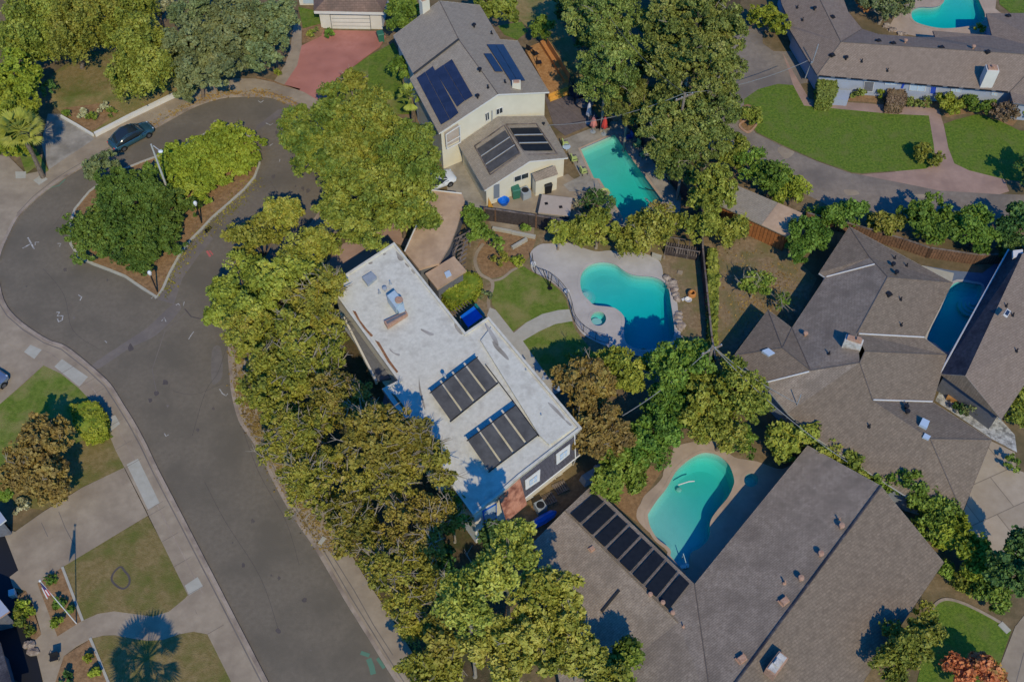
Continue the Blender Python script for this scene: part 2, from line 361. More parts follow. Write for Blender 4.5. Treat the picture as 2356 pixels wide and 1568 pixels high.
# ------------------------------------------------------------------ buildings
ROOFT={}
def rhit(parent,x,y):
    d=ray(x,y);o=Vector((0,0,H));best=None
    for A,B,C in ROOFT.get(parent.name,[]):
        h=geometry.intersect_ray_tri(A,B,C,d,o,True)
        if h is not None and (best is None or h.z>best.z): best=h
    return best
def plane_of(V,keys):
    a,b,c=[V[k] for k in keys[:3]];n=(b-a).cross(c-a)
    if n.z<0:n=-n
    return a,n.normalized()
def house(name,label,verts,facets,outline,wallm,cat='house',over=.45,base=0,roofm='roof_brown',fascia='trim_white',fh=.16,wall=True,planar=(),ridges=''):
    V={k:P(*v) for k,v in verts.items()}
    for pk,ks in planar:
        q,n_=plane_of(V,pk)
        for k in ks: V[k]=onplane(verts[k][0],verts[k][1],q,n_)
    c=sum(V.values(),Vector())/len(V)
    t=thing(name,label,cat,(c.x,c.y,base))
    rms=[roofm];b=MB();tris=[]
    for f in facets:
        fm=roofm
        if isinstance(f,tuple) and len(f)==2 and isinstance(f[0],(list,str)) and isinstance(f[1],str) and f[1] in MATS: f,fm=f
        ks=list(f.split()) if isinstance(f,str) else list(f)
        if fm not in rms:rms.append(fm)
        pts=[V[k] for k in ks]
        tt=geometry.tessellate_polygon([[Vector((p.x,p.y,0)) for p in pts]])
        for x in tt: tris.append([pts[i] for i in x])
        b.add(pts,[tuple(x) for x in tt],rms.index(fm))
    ROOFT[t.name]=tris
    roof=b.build('roof',rms,t)
    for p in roof.data.polygons:
        if p.normal.z<0: p.flip()
    ok=outline.split();n=len(ok)
    fb=MB()
    for i in range(n):
        a,d=V[ok[i]],V[ok[(i+1)%n]]
        fb.add([a+Vector((0,0,.015)),d+Vector((0,0,.015)),d-Vector((0,0,fh)),a-Vector((0,0,fh))],[(0,1,2,3)])
        e=(d-a);q=Vector((-e.y,e.x,0)).normalized()*.07
    fb.build('fascia',fascia,t)
    if ridges:
        for e in ridges.split(): rb=MB();rb.tube([V[e[0]]+Vector((0,0,.01)),V[e[1]]+Vector((0,0,.01))],.05,4);rb.build('ridge_cap','roof_cap',t)
    if wall:
        pts=[V[k] for k in ok]
        area=sum(pts[i].x*pts[(i+1)%n].y-pts[(i+1)%n].x*pts[i].y for i in range(n));sg=1 if area>0 else -1
        ins=[]
        for i in range(n):
            a,bb,cc=pts[i-1],pts[i],pts[(i+1)%n]
            d1=(bb-a);d2=(cc-bb);d1.z=d2.z=0;d1.normalize();d2.normalize()
            n1=Vector((-d1.y,d1.x,0))*sg;n2=Vector((-d2.y,d2.x,0))*sg;m=(n1+n2)
            if m.length<.2:m=n1
            m.normalize();k=over/max(.4,m.dot(n1));ins.append(bb+m*k)
        def rz(x,y):
            best=None
            for A,B,C in tris:
                dd=(B.y-C.y)*(A.x-C.x)+(C.x-B.x)*(A.y-C.y)
                if abs(dd)<1e-9: continue
                l1=((B.y-C.y)*(x-C.x)+(C.x-B.x)*(y-C.y))/dd;l2=((C.y-A.y)*(x-C.x)+(A.x-C.x)*(y-C.y))/dd;l3=1-l1-l2
                if min(l1,l2,l3)>-.001:
                    z=l1*A.z+l2*B.z+l3*C.z
                    best=z if best is None else min(best,z)
            return best
        wb=MB();mz=min(p.z for p in pts)
        for i in range(n):
            a,d=ins[i],ins[(i+1)%n];k=max(2,int((d-a).length/.6));top=[];bot=[]
            for j in range(k+1):
                q=a.lerp(d,j/k);z=rz(q.x,q.y);z=(z if z is not None else mz)-.06
                top.append((q.x,q.y,z));bot.append((q.x,q.y,base))
            wb.add(top+bot,[(j,j+1,j+k+2,j+k+1) for j in range(k)])
        wb.build('wall',wallm,t)
        t['_']=0
        del t['_']
        return t,V,dict(zip(ok,ins))
    return t,V,None
def quadbox(parent,name,m,c,thick,frame=None,fm='trim_white',extra=None):
    """thin raised panel from four world corners"""
    n=(c[1]-c[0]).cross(c[3]-c[0]).normalized()
    if n.dot(Vector((0,0,H))-c[0])<0:n=-n
    top=[q+n*thick for q in c];b=MB();b.add(top+c,[(0,1,2,3),(0,1,5,4),(1,2,6,5),(2,3,7,6),(3,0,4,7)])
    return b.build(name,m,parent)
def window(parent,A,B,px,m='glass_dark',fr='trim_white',name='window',grow=1.16,out=.03,mull=False):
    """window on vertical wall through A,B given by four photo corners"""
    d=(B-A);d.z=0;n=Vector((-d.y,d.x,0)).normalized()
    if n.dot(Vector((0,0,0))-A)<0:n=-n
    c=[onplane(x,y,A,n,out) for x,y in px];ce=sum(c,Vector())/4
    o=quadbox(parent,name,m,c,.02)
    b=MB();g=[ce+(q-ce)*grow for q in c]
    t=[q+n*.05 for q in g];tt=[q+n*.05 for q in c]
    b.add(t+tt+g,[(0,1,5,4),(1,2,6,5),(2,3,7,6),(3,0,4,7),(0,1,9,8),(1,2,10,9),(2,3,11,10),(3,0,8,11)])
    if mull:
        m1=(c[0]+c[1])/2+n*.03;m2=(c[3]+c[2])/2+n*.03;b.tube([m1,m2],.04,4)
    if fr:b.build('frame',fr,o)
    return o
def array(parent,pl,px,nx,m,lift=.06,gap=.0,bar=None,along=0,name='solar_panel',lift2=None,thick=.05,barw=.06):
    """row of nx panels on plane pl=(q,n), photo corners TL,TR,BR,BL; split across TL->TR"""
    c=[onplane(x,y,pl[0],pl[1],lift) for x,y in px]
    if lift2: c=[onplane(px[0][0],px[0][1],pl[0],pl[1],lift+lift2),onplane(px[1][0],px[1][1],pl[0],pl[1],lift+lift2),c[2],c[3]]
    for i in range(nx):
        a,b=i/nx+gap/2,(i+1)/nx-gap/2
        q=[c[0].lerp(c[1],a),c[0].lerp(c[1],b),c[3].lerp(c[2],b),c[3].lerp(c[2],a)]
        quadbox(parent,name,m,q,thick)
    if bar:
        for i in range(1,nx):
            b=MB();b.tube([c[0].lerp(c[1],i/nx)+Vector((0,0,.12)),c[3].lerp(c[2],i/nx)+Vector((0,0,.12))],barw,5);b.build('header_pipe',bar,parent)
    return c
def vent(parent,pl,x,y,kind='pipe',m='metal_grey',s=1.0):
    q=rhit(parent,x,y) or onplane(x,y,pl[0],pl[1]);b=MB()
    if kind=='pipe': b.tube([q-Vector((0,0,.1)),q+Vector((0,0,.4*s))],.06*s,8);b.lathe(q,[(.16*s,-.02),(.12*s,.08),(.06*s,.1)],10)
    elif kind=='cap': b.tube([q,q+Vector((0,0,.35*s))],.1*s,8);b.lathe(q+Vector((0,0,.35*s)),[(0,.14*s),(.2*s,.1*s),(.22*s,0),(0,0)],12)
    else: b.box(q+Vector((0,0,.1*s)),(.5*s,.4*s,.22*s),.6,taper=.8);b.box(q+Vector((0,0,.01)),(.62*s,.52*s,.04),.6)
    return b.build('vent',m,parent)
# ------------------------------------------------------------------ vegetation
def blob(rng,lobes,dens,clump,per,depth_in=.45,low=-.45):
    Cs=[];Ns=[]
    for (c,r) in lobes:
        r=np.array(r);area=4*PI*((r[0]*r[1])**1.6/3+(r[0]*r[2])**1.6*2/3)**(1/1.6)*.75
        k=max(6,int(area*dens));d=rng.normal(size=(k*2,3));d/=np.linalg.norm(d,axis=1,keepdims=True);d=d[d[:,2]>low][:k]
        rad=1-depth_in*rng.uniform(size=(len(d),1))**1.3
        cc=np.array(c)+d*r*rad
        cr=clump*rng.uniform(.55,1.25,size=(len(d),1))
        for j in range(per):
            off=rng.normal(size=(len(d),3));off/=np.linalg.norm(off,axis=1,keepdims=True)+1e-9
            off*=cr*rng.uniform(.5,1,size=(len(d),1));off[:,2]*=.75
            Cs.append(cc+off);Ns.append(off/np.linalg.norm(off,axis=1,keepdims=True)*.6+d*.5+np.array([0,0,.15]))
    return np.concatenate(Cs),np.concatenate(Ns)
KINDS={ # leaf size, clump density per m2, clump radius, leaves per clump, lobe count, lobe size
'broad':(.165,1.1,.48,60,13,.42),'small':(.145,1.7,.36,42,10,.46),'sparse':(.135,1.3,.43,50,16,.40),'dense':(.125,2.2,.30,44,16,.38),'conifer':(.14,1.25,.42,56,20,.30),'droop':(.155,1.15,.45,56,16,.37),'grey':(.145,1.4,.40,52,14,.41)}
TN=0
def tree(label,mt,kind,x,y,r,h,extra=(),name='tree',cat='tree',flat=1.0,group=None,trunk=True,base=None,bare=0,sy=1.0,rot=0):
    """x,y photo point of the crown's middle; r its radius in survey pixels; h top height (m)"""
    global TN;TN+=1;rng=np.random.default_rng(TN*31+5);rr=random.Random(TN)
    ls,dn,cl,per,nl,lsz=KINDS[kind]
    r=r*(1.08 if r>25 else 1.04);extra=[(e[0],e[1],e[2]*1.08)+tuple(e[3:]) for e in extra]
    g=mpp(x,y,h*.6);rm=r*g;vr=min(rm*.95,h*.46)*flat;hc=h-vr
    c=P(x,y,hc);g=mpp(x,y,hc)
    bx=P(base[0],base[1],0) if base else Vector((c.x,c.y,0))
    t=thing(name,label,cat,(bx.x,bx.y,0),group)
    lobes=[];ctr=[]
    subs=[(c.x,c.y,hc,rm,vr)]
    for e in extra:
        ex,ey,er=e[:3];eh=e[3] if len(e)>3 else h*.92;er_m=er*g;ev=min(er_m*.95,eh*.46);q=P(ex,ey,eh-ev);subs.append((q.x,q.y,eh-ev,er_m,ev))
    for (ax,ay,az,ar,av) in subs:
        if ar<1.0: lobes.append(((ax,ay,az),(ar*.9,ar*.9*sy,av)));continue
        lobes.append(((ax,ay,az-av*.08),(ar*.62,ar*.62*sy,av*.72)))
        n2=max(5,int(nl*min(1.5,max(.6,ar/3.2))))
        for i in range(n2):
            a=2*PI*(i+rr.random()*.7)/n2*1.618*3;el=rr.uniform(-.35,.95);q=lsz*rr.uniform(.7,1.12)
            dd=(1-q*.86)*rr.uniform(.85,1.18)
            ce=math.cos(el*1.35)
            ox,oy=math.cos(a)*ce*dd*ar,math.sin(a)*ce*dd*ar*sy
            lobes.append(((ax+ox,ay+oy,az+math.sin(el*1.35)*dd*av*1.05),(ar*q,ar*q,max(.35,av*q*rr.uniform(.75,1)))))
            ctr.append(Vector((ax+ox,ay+oy,az+math.sin(el*1.35)*dd*av)))
    if rot:
        lobes=[((c.x+(l[0][0]-c.x)*math.cos(rot)-(l[0][1]-c.y)*math.sin(rot),c.y+(l[0][0]-c.x)*math.sin(rot)+(l[0][1]-c.y)*math.cos(rot),l[0][2]),l[1]) for l in lobes]
    C,N=blob(rng,lobes,dn,cl,per)
    if kind=='droop':
        C[:,2]-=np.abs(rng.normal(size=len(C)))*.5
    k=C[:,2]>.08;C=C[k];N=N[k]
    leaves_mesh('crown' if cat!='shrub' else 'foliage',C,N,ls,mt,t,rng)
    if trunk:
        b=MB();tr=max(.09,min(.3,rm*.06))
        fork=Vector((bx.x*.5+c.x*.5,bx.y*.5+c.y*.5,max(.4,hc-vr*.75)))
        b.tube([(bx.x,bx.y,-.05),(bx.x+.05,bx.y,.3),fork],[tr*1.5,tr,tr*.8],8)
        for q in ctr[:9]:
            b.tube([fork,fork.lerp(q,.55)+Vector((0,0,.25)),q],[tr*.55,tr*.32,tr*.1],5)
        if not bare: b.build('trunk','bark',t)
    if bare:
        b=b if trunk else MB()
        for i in range(bare):
            q=rr.choice(lobes);u=Vector((rr.gauss(0,1),rr.gauss(0,1),rr.uniform(.25,1.2))).normalized()
            p0=Vector(q[0])+Vector((u.x*q[1][0],u.y*q[1][1],u.z*q[1][2]))*.75;ln=rr.uniform(.5,1.3)
            v=(u+Vector((rr.gauss(0,.5),rr.gauss(0,.5),rr.gauss(0,.3)))).normalized()
            e=p0+v*ln;b.tube([p0,e],[.045,.015],4,cap=False)
            for _ in range(2):
                w=(v+Vector((rr.gauss(0,.7),rr.gauss(0,.7),rr.gauss(0,.4)))).normalized();s0=p0.lerp(e,rr.uniform(.2,.7));b.tube([s0,s0+w*ln*.6],[.028,.01],4,cap=False)
        b.build('trunk' if trunk else 'twigs','twig',t)
    return t
def shrub(label,mt,x,y,r,h,kind='dense',**k): return tree(label,mt,kind,x,y,r,h,name=k.pop('name','shrub'),cat='shrub',trunk=False,**k)
def boxshrub(label,mt,px,h,name='hedge',cat='hedge',group=None,rough=.10,leaf=.15,dens=110):
    """clipped hedge: outline traced at its top, filled with small leaves"""
    top=W(px,h);c=sum(top,Vector())/len(top);t=thing(name,label,cat,(c.x,c.y,0),group)
    rng=np.random.default_rng(int(c.x*100)%9973+17);n=len(top)
    core=[c+(p-c)*.93 for p in top];b=MB();b.prism(core,0.0,h-.1);b.build('branch_core',mt,t)
    tri=geometry.tessellate_polygon([[Vector((p.x,p.y,0)) for p in top]])
    Cs=[];Ns=[]
    for x in tri:
        A,B,D=[np.array(top[i][:]) for i in x];ar=np.linalg.norm(np.cross(B-A,D-A))/2;k=int(ar*dens)+2
        u=rng.uniform(size=(k,1));v=rng.uniform(size=(k,1));s=np.sqrt(u);q=A*(1-s)+B*s*(1-v)+D*s*v
        q[:,2]=h-rng.uniform(size=k)*rough*2+np.sin(q[:,0]*2.1)*.05+np.sin(q[:,1]*2.7)*.05;Cs.append(q);Ns.append(np.tile([[0,0,1.6]],(k,1)))
    for i in range(n):
        A,B=np.array(top[i][:]),np.array(top[(i+1)%n][:]);ln=np.linalg.norm(B-A);k=int(ln*h*dens)+2
        u=rng.uniform(size=(k,1));q=A*(1-u)+B*u;q[:,2]=rng.uniform(size=k)*h
        d=B-A;nn=np.array([d[1],-d[0],0])/(ln+1e-9)
        if np.dot(nn,A-np.array(c[:]))<0:nn=-nn
        q-=nn*rng.uniform(size=(k,1))*rough*1.5;q+=rng.normal(size=q.shape)*.05;Cs.append(q);Ns.append(np.tile([nn],(k,1)))
    leaves_mesh('foliage',np.concatenate(Cs),np.concatenate(Ns),leaf,mt,t,rng,jit=.45);return t
def palm(label,x,y,h,r=1.6,n=26,base=None,fan=True,mt='lf_palm'):
    c=P(x,y,h);t=thing('palm_tree',label,'palm tree',(c.x,c.y,0));rr=random.Random(int(x+y))
    b=MB();b.tube([(c.x,c.y,0),(c.x+.1,c.y,h*.5),(c.x,c.y,h)],[.28,.2,.24],8);b.build('trunk','bark',t)
    b=MB()
    for i in range(n):
        a=rr.uniform(0,2*PI);el=rr.uniform(-.5,1.2);d=Vector((math.cos(a)*math.cos(el),math.sin(a)*math.cos(el),math.sin(el)))
        e=c+d*r*.55;b.tube([c,e],.025,4,cap=False)
        side=d.cross(Vector((0,0,1))).normalized()
        for k in range(-5,6):
            u=(d+side*k*.22).normalized();tip=e+u*r*.55*(1-abs(k)*.05)-Vector((0,0,.12+.08*abs(k)*.3));w=(side if abs(k)<3 else d)*.05
            b.add([e-w*.3,e+w*.3,tip],[(0,1,2)]);b.add([e,e.lerp(tip,.6)+side*.07,tip,e.lerp(tip,.6)-side*.07],[(0,1,2,3)])
    b.build('fronds',mt,t);return t
# ================================================================== GROUND
def D(c,r,*p): return [(589*c+x/4,392*r+y/4) for x,y in p]
road=[(640,1620),(612,1568),(500,1350),(410,1176),(362,1084),(332,1021),(305,971),(277,926),(250,884),(207,844),(150,799),(110,784),(62,754),(25,722),(5,690),(-8,640),(-6,600),(0,577),(15,542),(37,500),(75,460),(120,424),(162,397),(200,375),(250,348),(350,295),(400,267),(437,247),(475,232),(512,222),(550,219),(589,219),(626,222),(664,237),(694,252),(722,270),(750,320),(765,380),(760,430),(735,488),(700,535),(650,585),(600,640),(560,700),(535,755),(528,804),(532,866),(537,909),(552,964),(572,996),(589,1021),(640,1120),(681,1191),(729,1261),(796,1376),(844,1453),(889,1526),(950,1620)]
pool1=[(1333,662),(1332,642),(1338,624),(1353,609),(1373,602),(1395,601),(1418,607),(1435,619),(1452,628),(1473,632),(1500,634),(1523,642),(1538,657),(1544,674),(1547,697),(1553,737),(1555,762),(1549,784),(1530,799),(1500,806),(1465,805),(1440,792),(1433,775),(1432,755),(1434,737),(1430,725),(1415,712),(1398,708),(1366,704),(1352,692),(1340,680)]
spa1=[(1377+21*math.cos(a),733+19*math.sin(a)) for a in [i*PI/6 for i in range(12)]]
pool2=[(1333,342),(1414,307),(1445,350),(1476,392),(1528,462),(1508,492),(1437,522),(1428,497),(1376,412),(1364,411)]
pool3=[(2094,32),(2099,22),(2117,15),(2147,15),(2167,7),(2176,-15),(2205,-28),(2245,-12),(2262,17),(2269,35),(2264,50),(2242,60),(2192,67),(2155,66),(2117,57),(2099,47)]
pool4=[(2192,650),(2160,710),(2129,778),(2150,792),(2180,812),(2204,785),(2250,705),(2262,660),(2240,650)]
pool5=[(1545,1094),(1553,1081),(1568,1066),(1588,1051),(1610,1040),(1630,1038),(1653,1044),(1673,1059),(1685,1076),(1693,1104),(1690,1121),(1678,1146),(1653,1176),(1638,1201),(1635,1238),(1613,1263),(1592,1275),(1588,1308),(1568,1311),(1540,1283),(1538,1264),(1510,1241),(1493,1213),(1487,1188),(1490,1176),(1510,1146),(1530,1121)]
spa5=[(1728+20*math.cos(a),1104+19*math.sin(a)) for a in [i*PI/6 for i in range(12)]]
cr=lambda p:cat_rom(p,4)
c1,s1,c3_,c4,c5,s5=cr(pool1),cr(spa1),cr(pool3),cr(pool4),cr(pool5),cr(spa5)
g=MB()
outer=[Vector((-500,-250,0)),Vector((500,-250,0)),Vector((500,700,0)),Vector((-500,700,0))]
loops=[outer]+[[Vector((p.x,p.y,0)) for p in W(h,0)] for h in (c1,s1,pool2,c3_,c4,c5,s5)]
g.add([v for l in loops for v in l],[tuple(t) for t in geometry.tessellate_polygon(loops)])
tag(g.build('ground','soil'),kind='structure')
sheet('road',road,.006,'asphalt')
# lighter concrete-dust lanes, trench repairs and seal marks in the carriageway
sheet('road_patch',[(362,688),(400,700),(420,640),(455,590),(490,550),(475,520),(487,503),(462,530),(437,556),(412,592),(392,630),(377,664)],.010,'asphalt_patch')
sheet('road_patch',[(213,838),(226,848),(300,800),(360,770),(415,712),(398,700),(340,752),(280,792)],.011,'asphalt_patch',smooth=True)
sheet('road_patch',[(585,305),(640,268),(700,258),(690,245),(640,252),(590,290)],.011,'asphalt_patch')
sheet('road_patch',[(508,800),(512,860),(500,880),(488,880),(486,840),(490,800)],.010,'asphalt_lane',smooth=True)
def seam(px,w,m='asphalt_dark',z=.014,name='road_seam'):
    b=MB();strip(b,px,w,z);return tag(b.build(name,m),kind='structure')
rl=[(150,803),(209,848),(252,889),(279,931),(307,976),(334,1026),(364,1089),(412,1181),(502,1355),(614,1573)]
seam(cat_rom(rl,3,False),.18);seam([(890,1522),(846,1450),(798,1374),(731,1260),(683,1190)],.14)
seam([(425,710),(440,728),(470,735),(520,748)],.12);seam([(362,690),(330,664),(290,640)],.08)
seam([(430,716),(380,760),(350,850),(360,900)],.07,'asphalt_patch')
for x,y,r in ((300,800,9),(380,880,7),(360,905,6),(345,920,5),(640,1450,6),(560,1300,5),(700,1380,6)):
    sheet('road_stain',[(x+r*math.cos(a)*R.uniform(.6,1.3),y+r*math.sin(a)*R.uniform(.6,1.3)) for a in [i*PI/4 for i in range(8)]],.013,'asphalt_dark',smooth=True)
# painted utility marks
pm=MB()
for pl,w in (([(64,546),(79,573)],.18),([(52,571),(72,560)],.16),([(81,564),(81,557),(90,557)],.12),([(132,560),(140,560),(137,567)],.12),([(180,678),(188,683),(184,691)],.14),
  ([(130,718),(137,718),(132,726),(145,726),(143,736),(135,740),(132,733)],.16),([(348,686),(354,681),(358,687)],.1),([(405,702),(410,698),(414,702)],.1),([(422,703),(424,694)],.1),([(372,738),(378,730),(382,740)],.1),
  ([(434,780),(440,770),(446,762)],.13),([(241,783),(246,788)],.12),([(505,894),(512,905),(520,910),(524,905)],.13),([(378,996),(382,1003),(388,999)],.1),([(492,281),(494,277),(500,278)],.1),
  ([(628,330),(620,336)],.12),([(645,310),(652,304)],.1),([(594,232),(600,236),(607,231)],.12),([(612,283),(622,288),(628,284)],.12),([(457,318),(468,312)],.3),([(644,366),(643,372)],.1),([(715,480),(720,472)],.1),([(628,476),(634,466),(640,470)],.14)):
    strip(pm,pl,w*.75,.016)
tag(pm.build('road_marking','paint_white'),kind='structure')
pg=MB()
for pl,w in (([(830,1500),(850,1507)],.3),([(848,1514),(855,1532),(859,1550)],.42),([(868,1513),(876,1524),(884,1536)],.25),([(105,440),(120,430),(135,427),(150,412)],.12)): strip(pg,pl,w,.017)
tag(pg.build('road_marking','paint_green_pale'),kind='structure')
pr=MB();strip(pr,[(476,577),(484,590)],.22,.018);strip(pr,[(482,576),(490,586)],.12,.018);tag(pr.build('road_marking','paint_red'),kind='structure')
b=MB();q=P(478,528,.02);b.box(q,(.45,.9,.03),-.55);tag(b.build('drain_grate','black'),'small dark square drain grate set in the road beside the planted island','drain grate')
# left band of curb, gutter and sidewalk
le=[(612,1568),(500,1350),(410,1176),(362,1084),(332,1021),(305,971),(277,926),(250,884),(207,844),(150,799),(110,784),(62,754),(25,722),(5,690),(-8,640)]
li=[(-60,720),(0,742),(20,790),(55,809),(100,840),(140,859),(180,891),(202,914),(245,984),(265,1034),(287,1076),(337,1174),(342,1186),(372,1246),(400,1303),(432,1368),(477,1458),(532,1568),(560,1625)]
sheet('sidewalk',[(640,1625)]+le+li,.12,'concrete',skirt=.12)
curb('curb',[(640,1625)]+le,.30,.0,.145,'concrete_curb')
seam([(x-9,y+4) for x,y in le],.10,'asphalt_patch',.124,'gutter_line')
seam([(x-34,y+13) for x,y in le[1:11]],.07,'concrete_curb',.124,'gutter_line')
for q in (D(0,2,(220,100),(280,35),(385,80),(315,165)),D(0,2,(500,235),(570,165),(810,330),(730,420)),D(0,2,(980,800),(960,720),(1060,680),(1105,760),(1015,835)),D(0,2,(1165,1135),(1270,1080),(1470,1490),(1365,1555)),D(0,3,(1700,680),(1820,600),(1870,690),(1740,770))):
    sheet('sidewalk_slab',q,.126,'concrete_light')
jb=MB()
for i in range(5,len(li)-2):
    for k in (0,):
        a=np.array(li[i])*(1-k)+np.array(li[i+1])*k;j=min(range(len(le)),key=lambda j:(le[j][0]-a[0])**2+(le[j][1]-a[1])**2*.6)
        d=np.array([38.,-22.]);strip(jb,[tuple(a),tuple(a+d)],.035,.130)
tag(jb.build('sidewalk_joints','asphalt_patch'),kind='structure')
# bulb top sidewalk
te=[(-6,600),(0,577),(15,542),(37,500),(75,460),(120,424),(162,397),(200,375),(250,348),(350,295),(400,267),(437,247),(475,232),(512,222),(550,219),(589,219),(626,222),(664,237),(694,252),(722,270)]
ti=[(749,230),(739,232),(700,212),(654,195),(629,189),(589,181),(540,180),(480,196),(430,215),(398,224),(300,272),(217,313),(165,352),(112,390),(60,400),(20,360),(-60,350),(-80,600)]
sheet('sidewalk',te+ti,.11,'concrete',skirt=.11)
curb('curb',te,.30,.0,.14,'concrete_curb')
seam([(x+2,y-9) for x,y in te[3:]],.08,'asphalt_patch',.114,'gutter_line')
for q in (D(0,1,(140,10),(240,10),(235,70),(145,75)),D(0,1,(305,90),(385,35),(440,80),(360,135))): sheet('sidewalk_slab',q,.116,'concrete_light')
seam([(590,177),(629,187),(652,196),(690,206)],.22,'mulch',.118,'leaf_line');seam([(592,212),(625,214),(660,228),(700,248),(722,262)],.16,'mulch',.12,'leaf_line')
# right band
re_=[(722,270),(750,320),(765,380),(760,430),(735,488),(700,535),(650,585),(600,640),(560,700),(535,755),(528,804),(532,866),(537,909),(552,964),(572,996),(589,1021),(640,1120),(681,1191),(729,1261),(796,1376),(844,1453),(889,1526),(950,1620)]
ri=[(1030,1620),(990,1568),(944,1493),(889,1401),(851,1346),(789,1243),(749,1176),(700,1090),(640,990),(598,900),(580,840),(582,770),(620,700),(670,640),(730,580),(790,520),(815,440),(815,370),(800,310),(760,255)]
sheet('sidewalk',re_+ri,.12,'concrete',skirt=.12);curb('curb',re_,.30,0,.145,'concrete_curb')
seam([(x+12,y-2) for x,y in re_[10:]],.08,'asphalt_patch',.126,'gutter_line')
seam(D(1,3,(530,130),(700,400),(900,720),(1080,1040),(1260,1320)),.07,'asphalt_patch',.127,'gutter_line')
b=MB();q=P(741,1243,.16);b.box(q,(.35,.7,.06),-.5);tag(b.build('utility_cover','concrete_light'),'small pale utility box cover in the sidewalk right of the street','utility cover')
# left yards
sheet('lawn',[(-60,990),(0,929),(60,878),(100,840),(140,859),(180,891),(202,914),(240,950),(240,985),(200,1010),(100,1062),(-60,1080)],.11,'grass_mid',skirt=.1)
sheet('dry_lawn',[(245,985),(265,1034),(287,1075),(190,1118),(100,1172),(30,1160),(20,1075),(100,1050),(200,1008)],.112,'grass_dry',skirt=.1)
sheet('driveway',[(-80,1000),(-60,780),(0,742),(20,790),(55,809),(100,840),(0,929)],.108,'concrete',skirt=.1)
sheet('driveway',[(285,1075),(340,1185),(145,1303),(86,1341),(132,1463),(190,1426),(225,1411),(262,1405),(300,1410),(350,1417),(388,1406),(425,1376),(432,1367),(477,1458),(445,1452),(412,1458),(375,1471),(338,1473),(300,1467),(262,1460),(237,1461),(210,1468),(175,1486),(147,1508),(140,1590),(105,1590),(82,1496),(80,1471),(95,1458),(80,1401),(60,1358),(30,1350),(22,1326),(42,1311),(5,1216),(35,1222),(97,1178),(190,1120)],.114,'concrete',skirt=.1)
seam(D(0,3,(540,0),(600,150),(690,320)),.06,'asphalt_patch',.118,'driveway_crack');seam(D(0,3,(380,100),(440,230)),.05,'asphalt_patch',.118,'driveway_crack')
seam(D(0,3,(1760,810),(1810,930),(1880,1040)),.06,'asphalt_dark',.118,'driveway_crack')
sheet('dry_lawn',[(145,1303),(340,1186),(372,1246),(400,1303),(432,1368),(425,1376),(388,1406),(350,1417),(300,1410),(262,1405),(225,1411),(190,1426)],.122,'grass_dry',skirt=.1)
sheet('dry_lawn',[(210,1468),(237,1461),(262,1460),(300,1467),(338,1473),(375,1471),(412,1458),(445,1452),(477,1458),(532,1568),(560,1625),(270,1625)],.122,'grass_dry',skirt=.1)
b=MB();strip(b,cat_rom([(277,1303),(262,1316),(257,1333),(270,1348),(285,1353),(297,1343),(297,1326),(287,1313)],4),.16,.135,closed=True);tag(b.build('lawn_ring','asphalt_dark'),kind='structure')
sheet('planting_bed',[(86,1341),(145,1303),(190,1426),(132,1463)],.116,'mulch',skirt=.1)
sheet('planting_bed',[(147,1508),(210,1468),(262,1590),(120,1590)],.116,'mulch',skirt=.1)
sheet('planting_bed',[(37,1381),(60,1358),(95,1458),(78,1475),(57,1446)],.118,'mulch',skirt=.1)
for nm,q in (('bed_edging',[(143,1303),(190,1427)]),('bed_edging',[(207,1466),(262,1600)])):
    curb(nm,q,.2,.1,.17,'concrete_light',smooth=False)
# island
isl=[(360,682),(325,660),(287,634),(250,619),(215,606),(182,590),(162,560),(160,520),(172,480),(205,440),(260,398),(330,370),(385,350),(430,330),(470,308),(510,286),(545,290),(575,315),(594,345),(597,375),(585,407),(562,434),(525,467),(487,500),(462,527),(437,552),(412,587),(390,627),(375,662)]
sheet('island_soil',isl,.10,'mulch',skirt=.1)
curb('island_curb',isl,.24,0,.16,'concrete_light',closed=True,smooth=False)
# top-left plot
sheet('lawn',[(115,180),(190,120),(330,110),(420,190),(398,222),(300,270),(217,312),(145,262),(120,240)],.10,'grass_tan',skirt=.1)
sheet('lawn',[(120,170),(190,120),(330,110),(380,150),(300,180),(220,215),(130,225)],.106,'grass_dry')
sheet('driveway',[(112,390),(95,330),(110,262),(140,262),(212,315),(217,320),(165,354)],.115,'concrete_grey',skirt=.1)
sheet('planting_bed',[(138,258),(150,248),(250,235),(270,262),(217,300),(205,300)],.112,'mulch')
sheet('planting_bed',[(60,400),(80,385),(100,400),(112,392),(75,330),(40,340)],.112,'grass_mid')
def wallstrip(name,label,px,w,h,m='wall_white',cat='wall',z0=0):
    t=MB();pts=W(px,h);n=len(pts)
    for i in range(n-1):
        a,c=pts[i],pts[i+1];mid=(a+c)/2;d=c-a;t.box((mid.x,mid.y,(z0+h)/2),(d.length,w,h-z0),math.atan2(d.y,d.x))
    o=t.build(name,m);return tag(o,label,cat)
wallstrip('garden_wall','low white rendered wall along the sidewalk above the blue parked car',[(217,306),(300,263),(400,215)],.35,.55)
wallstrip('garden_wall','short pale wall between the shaded grey driveway and the grassy bed',[(140,265),(175,285),(213,308)],.2,.4)
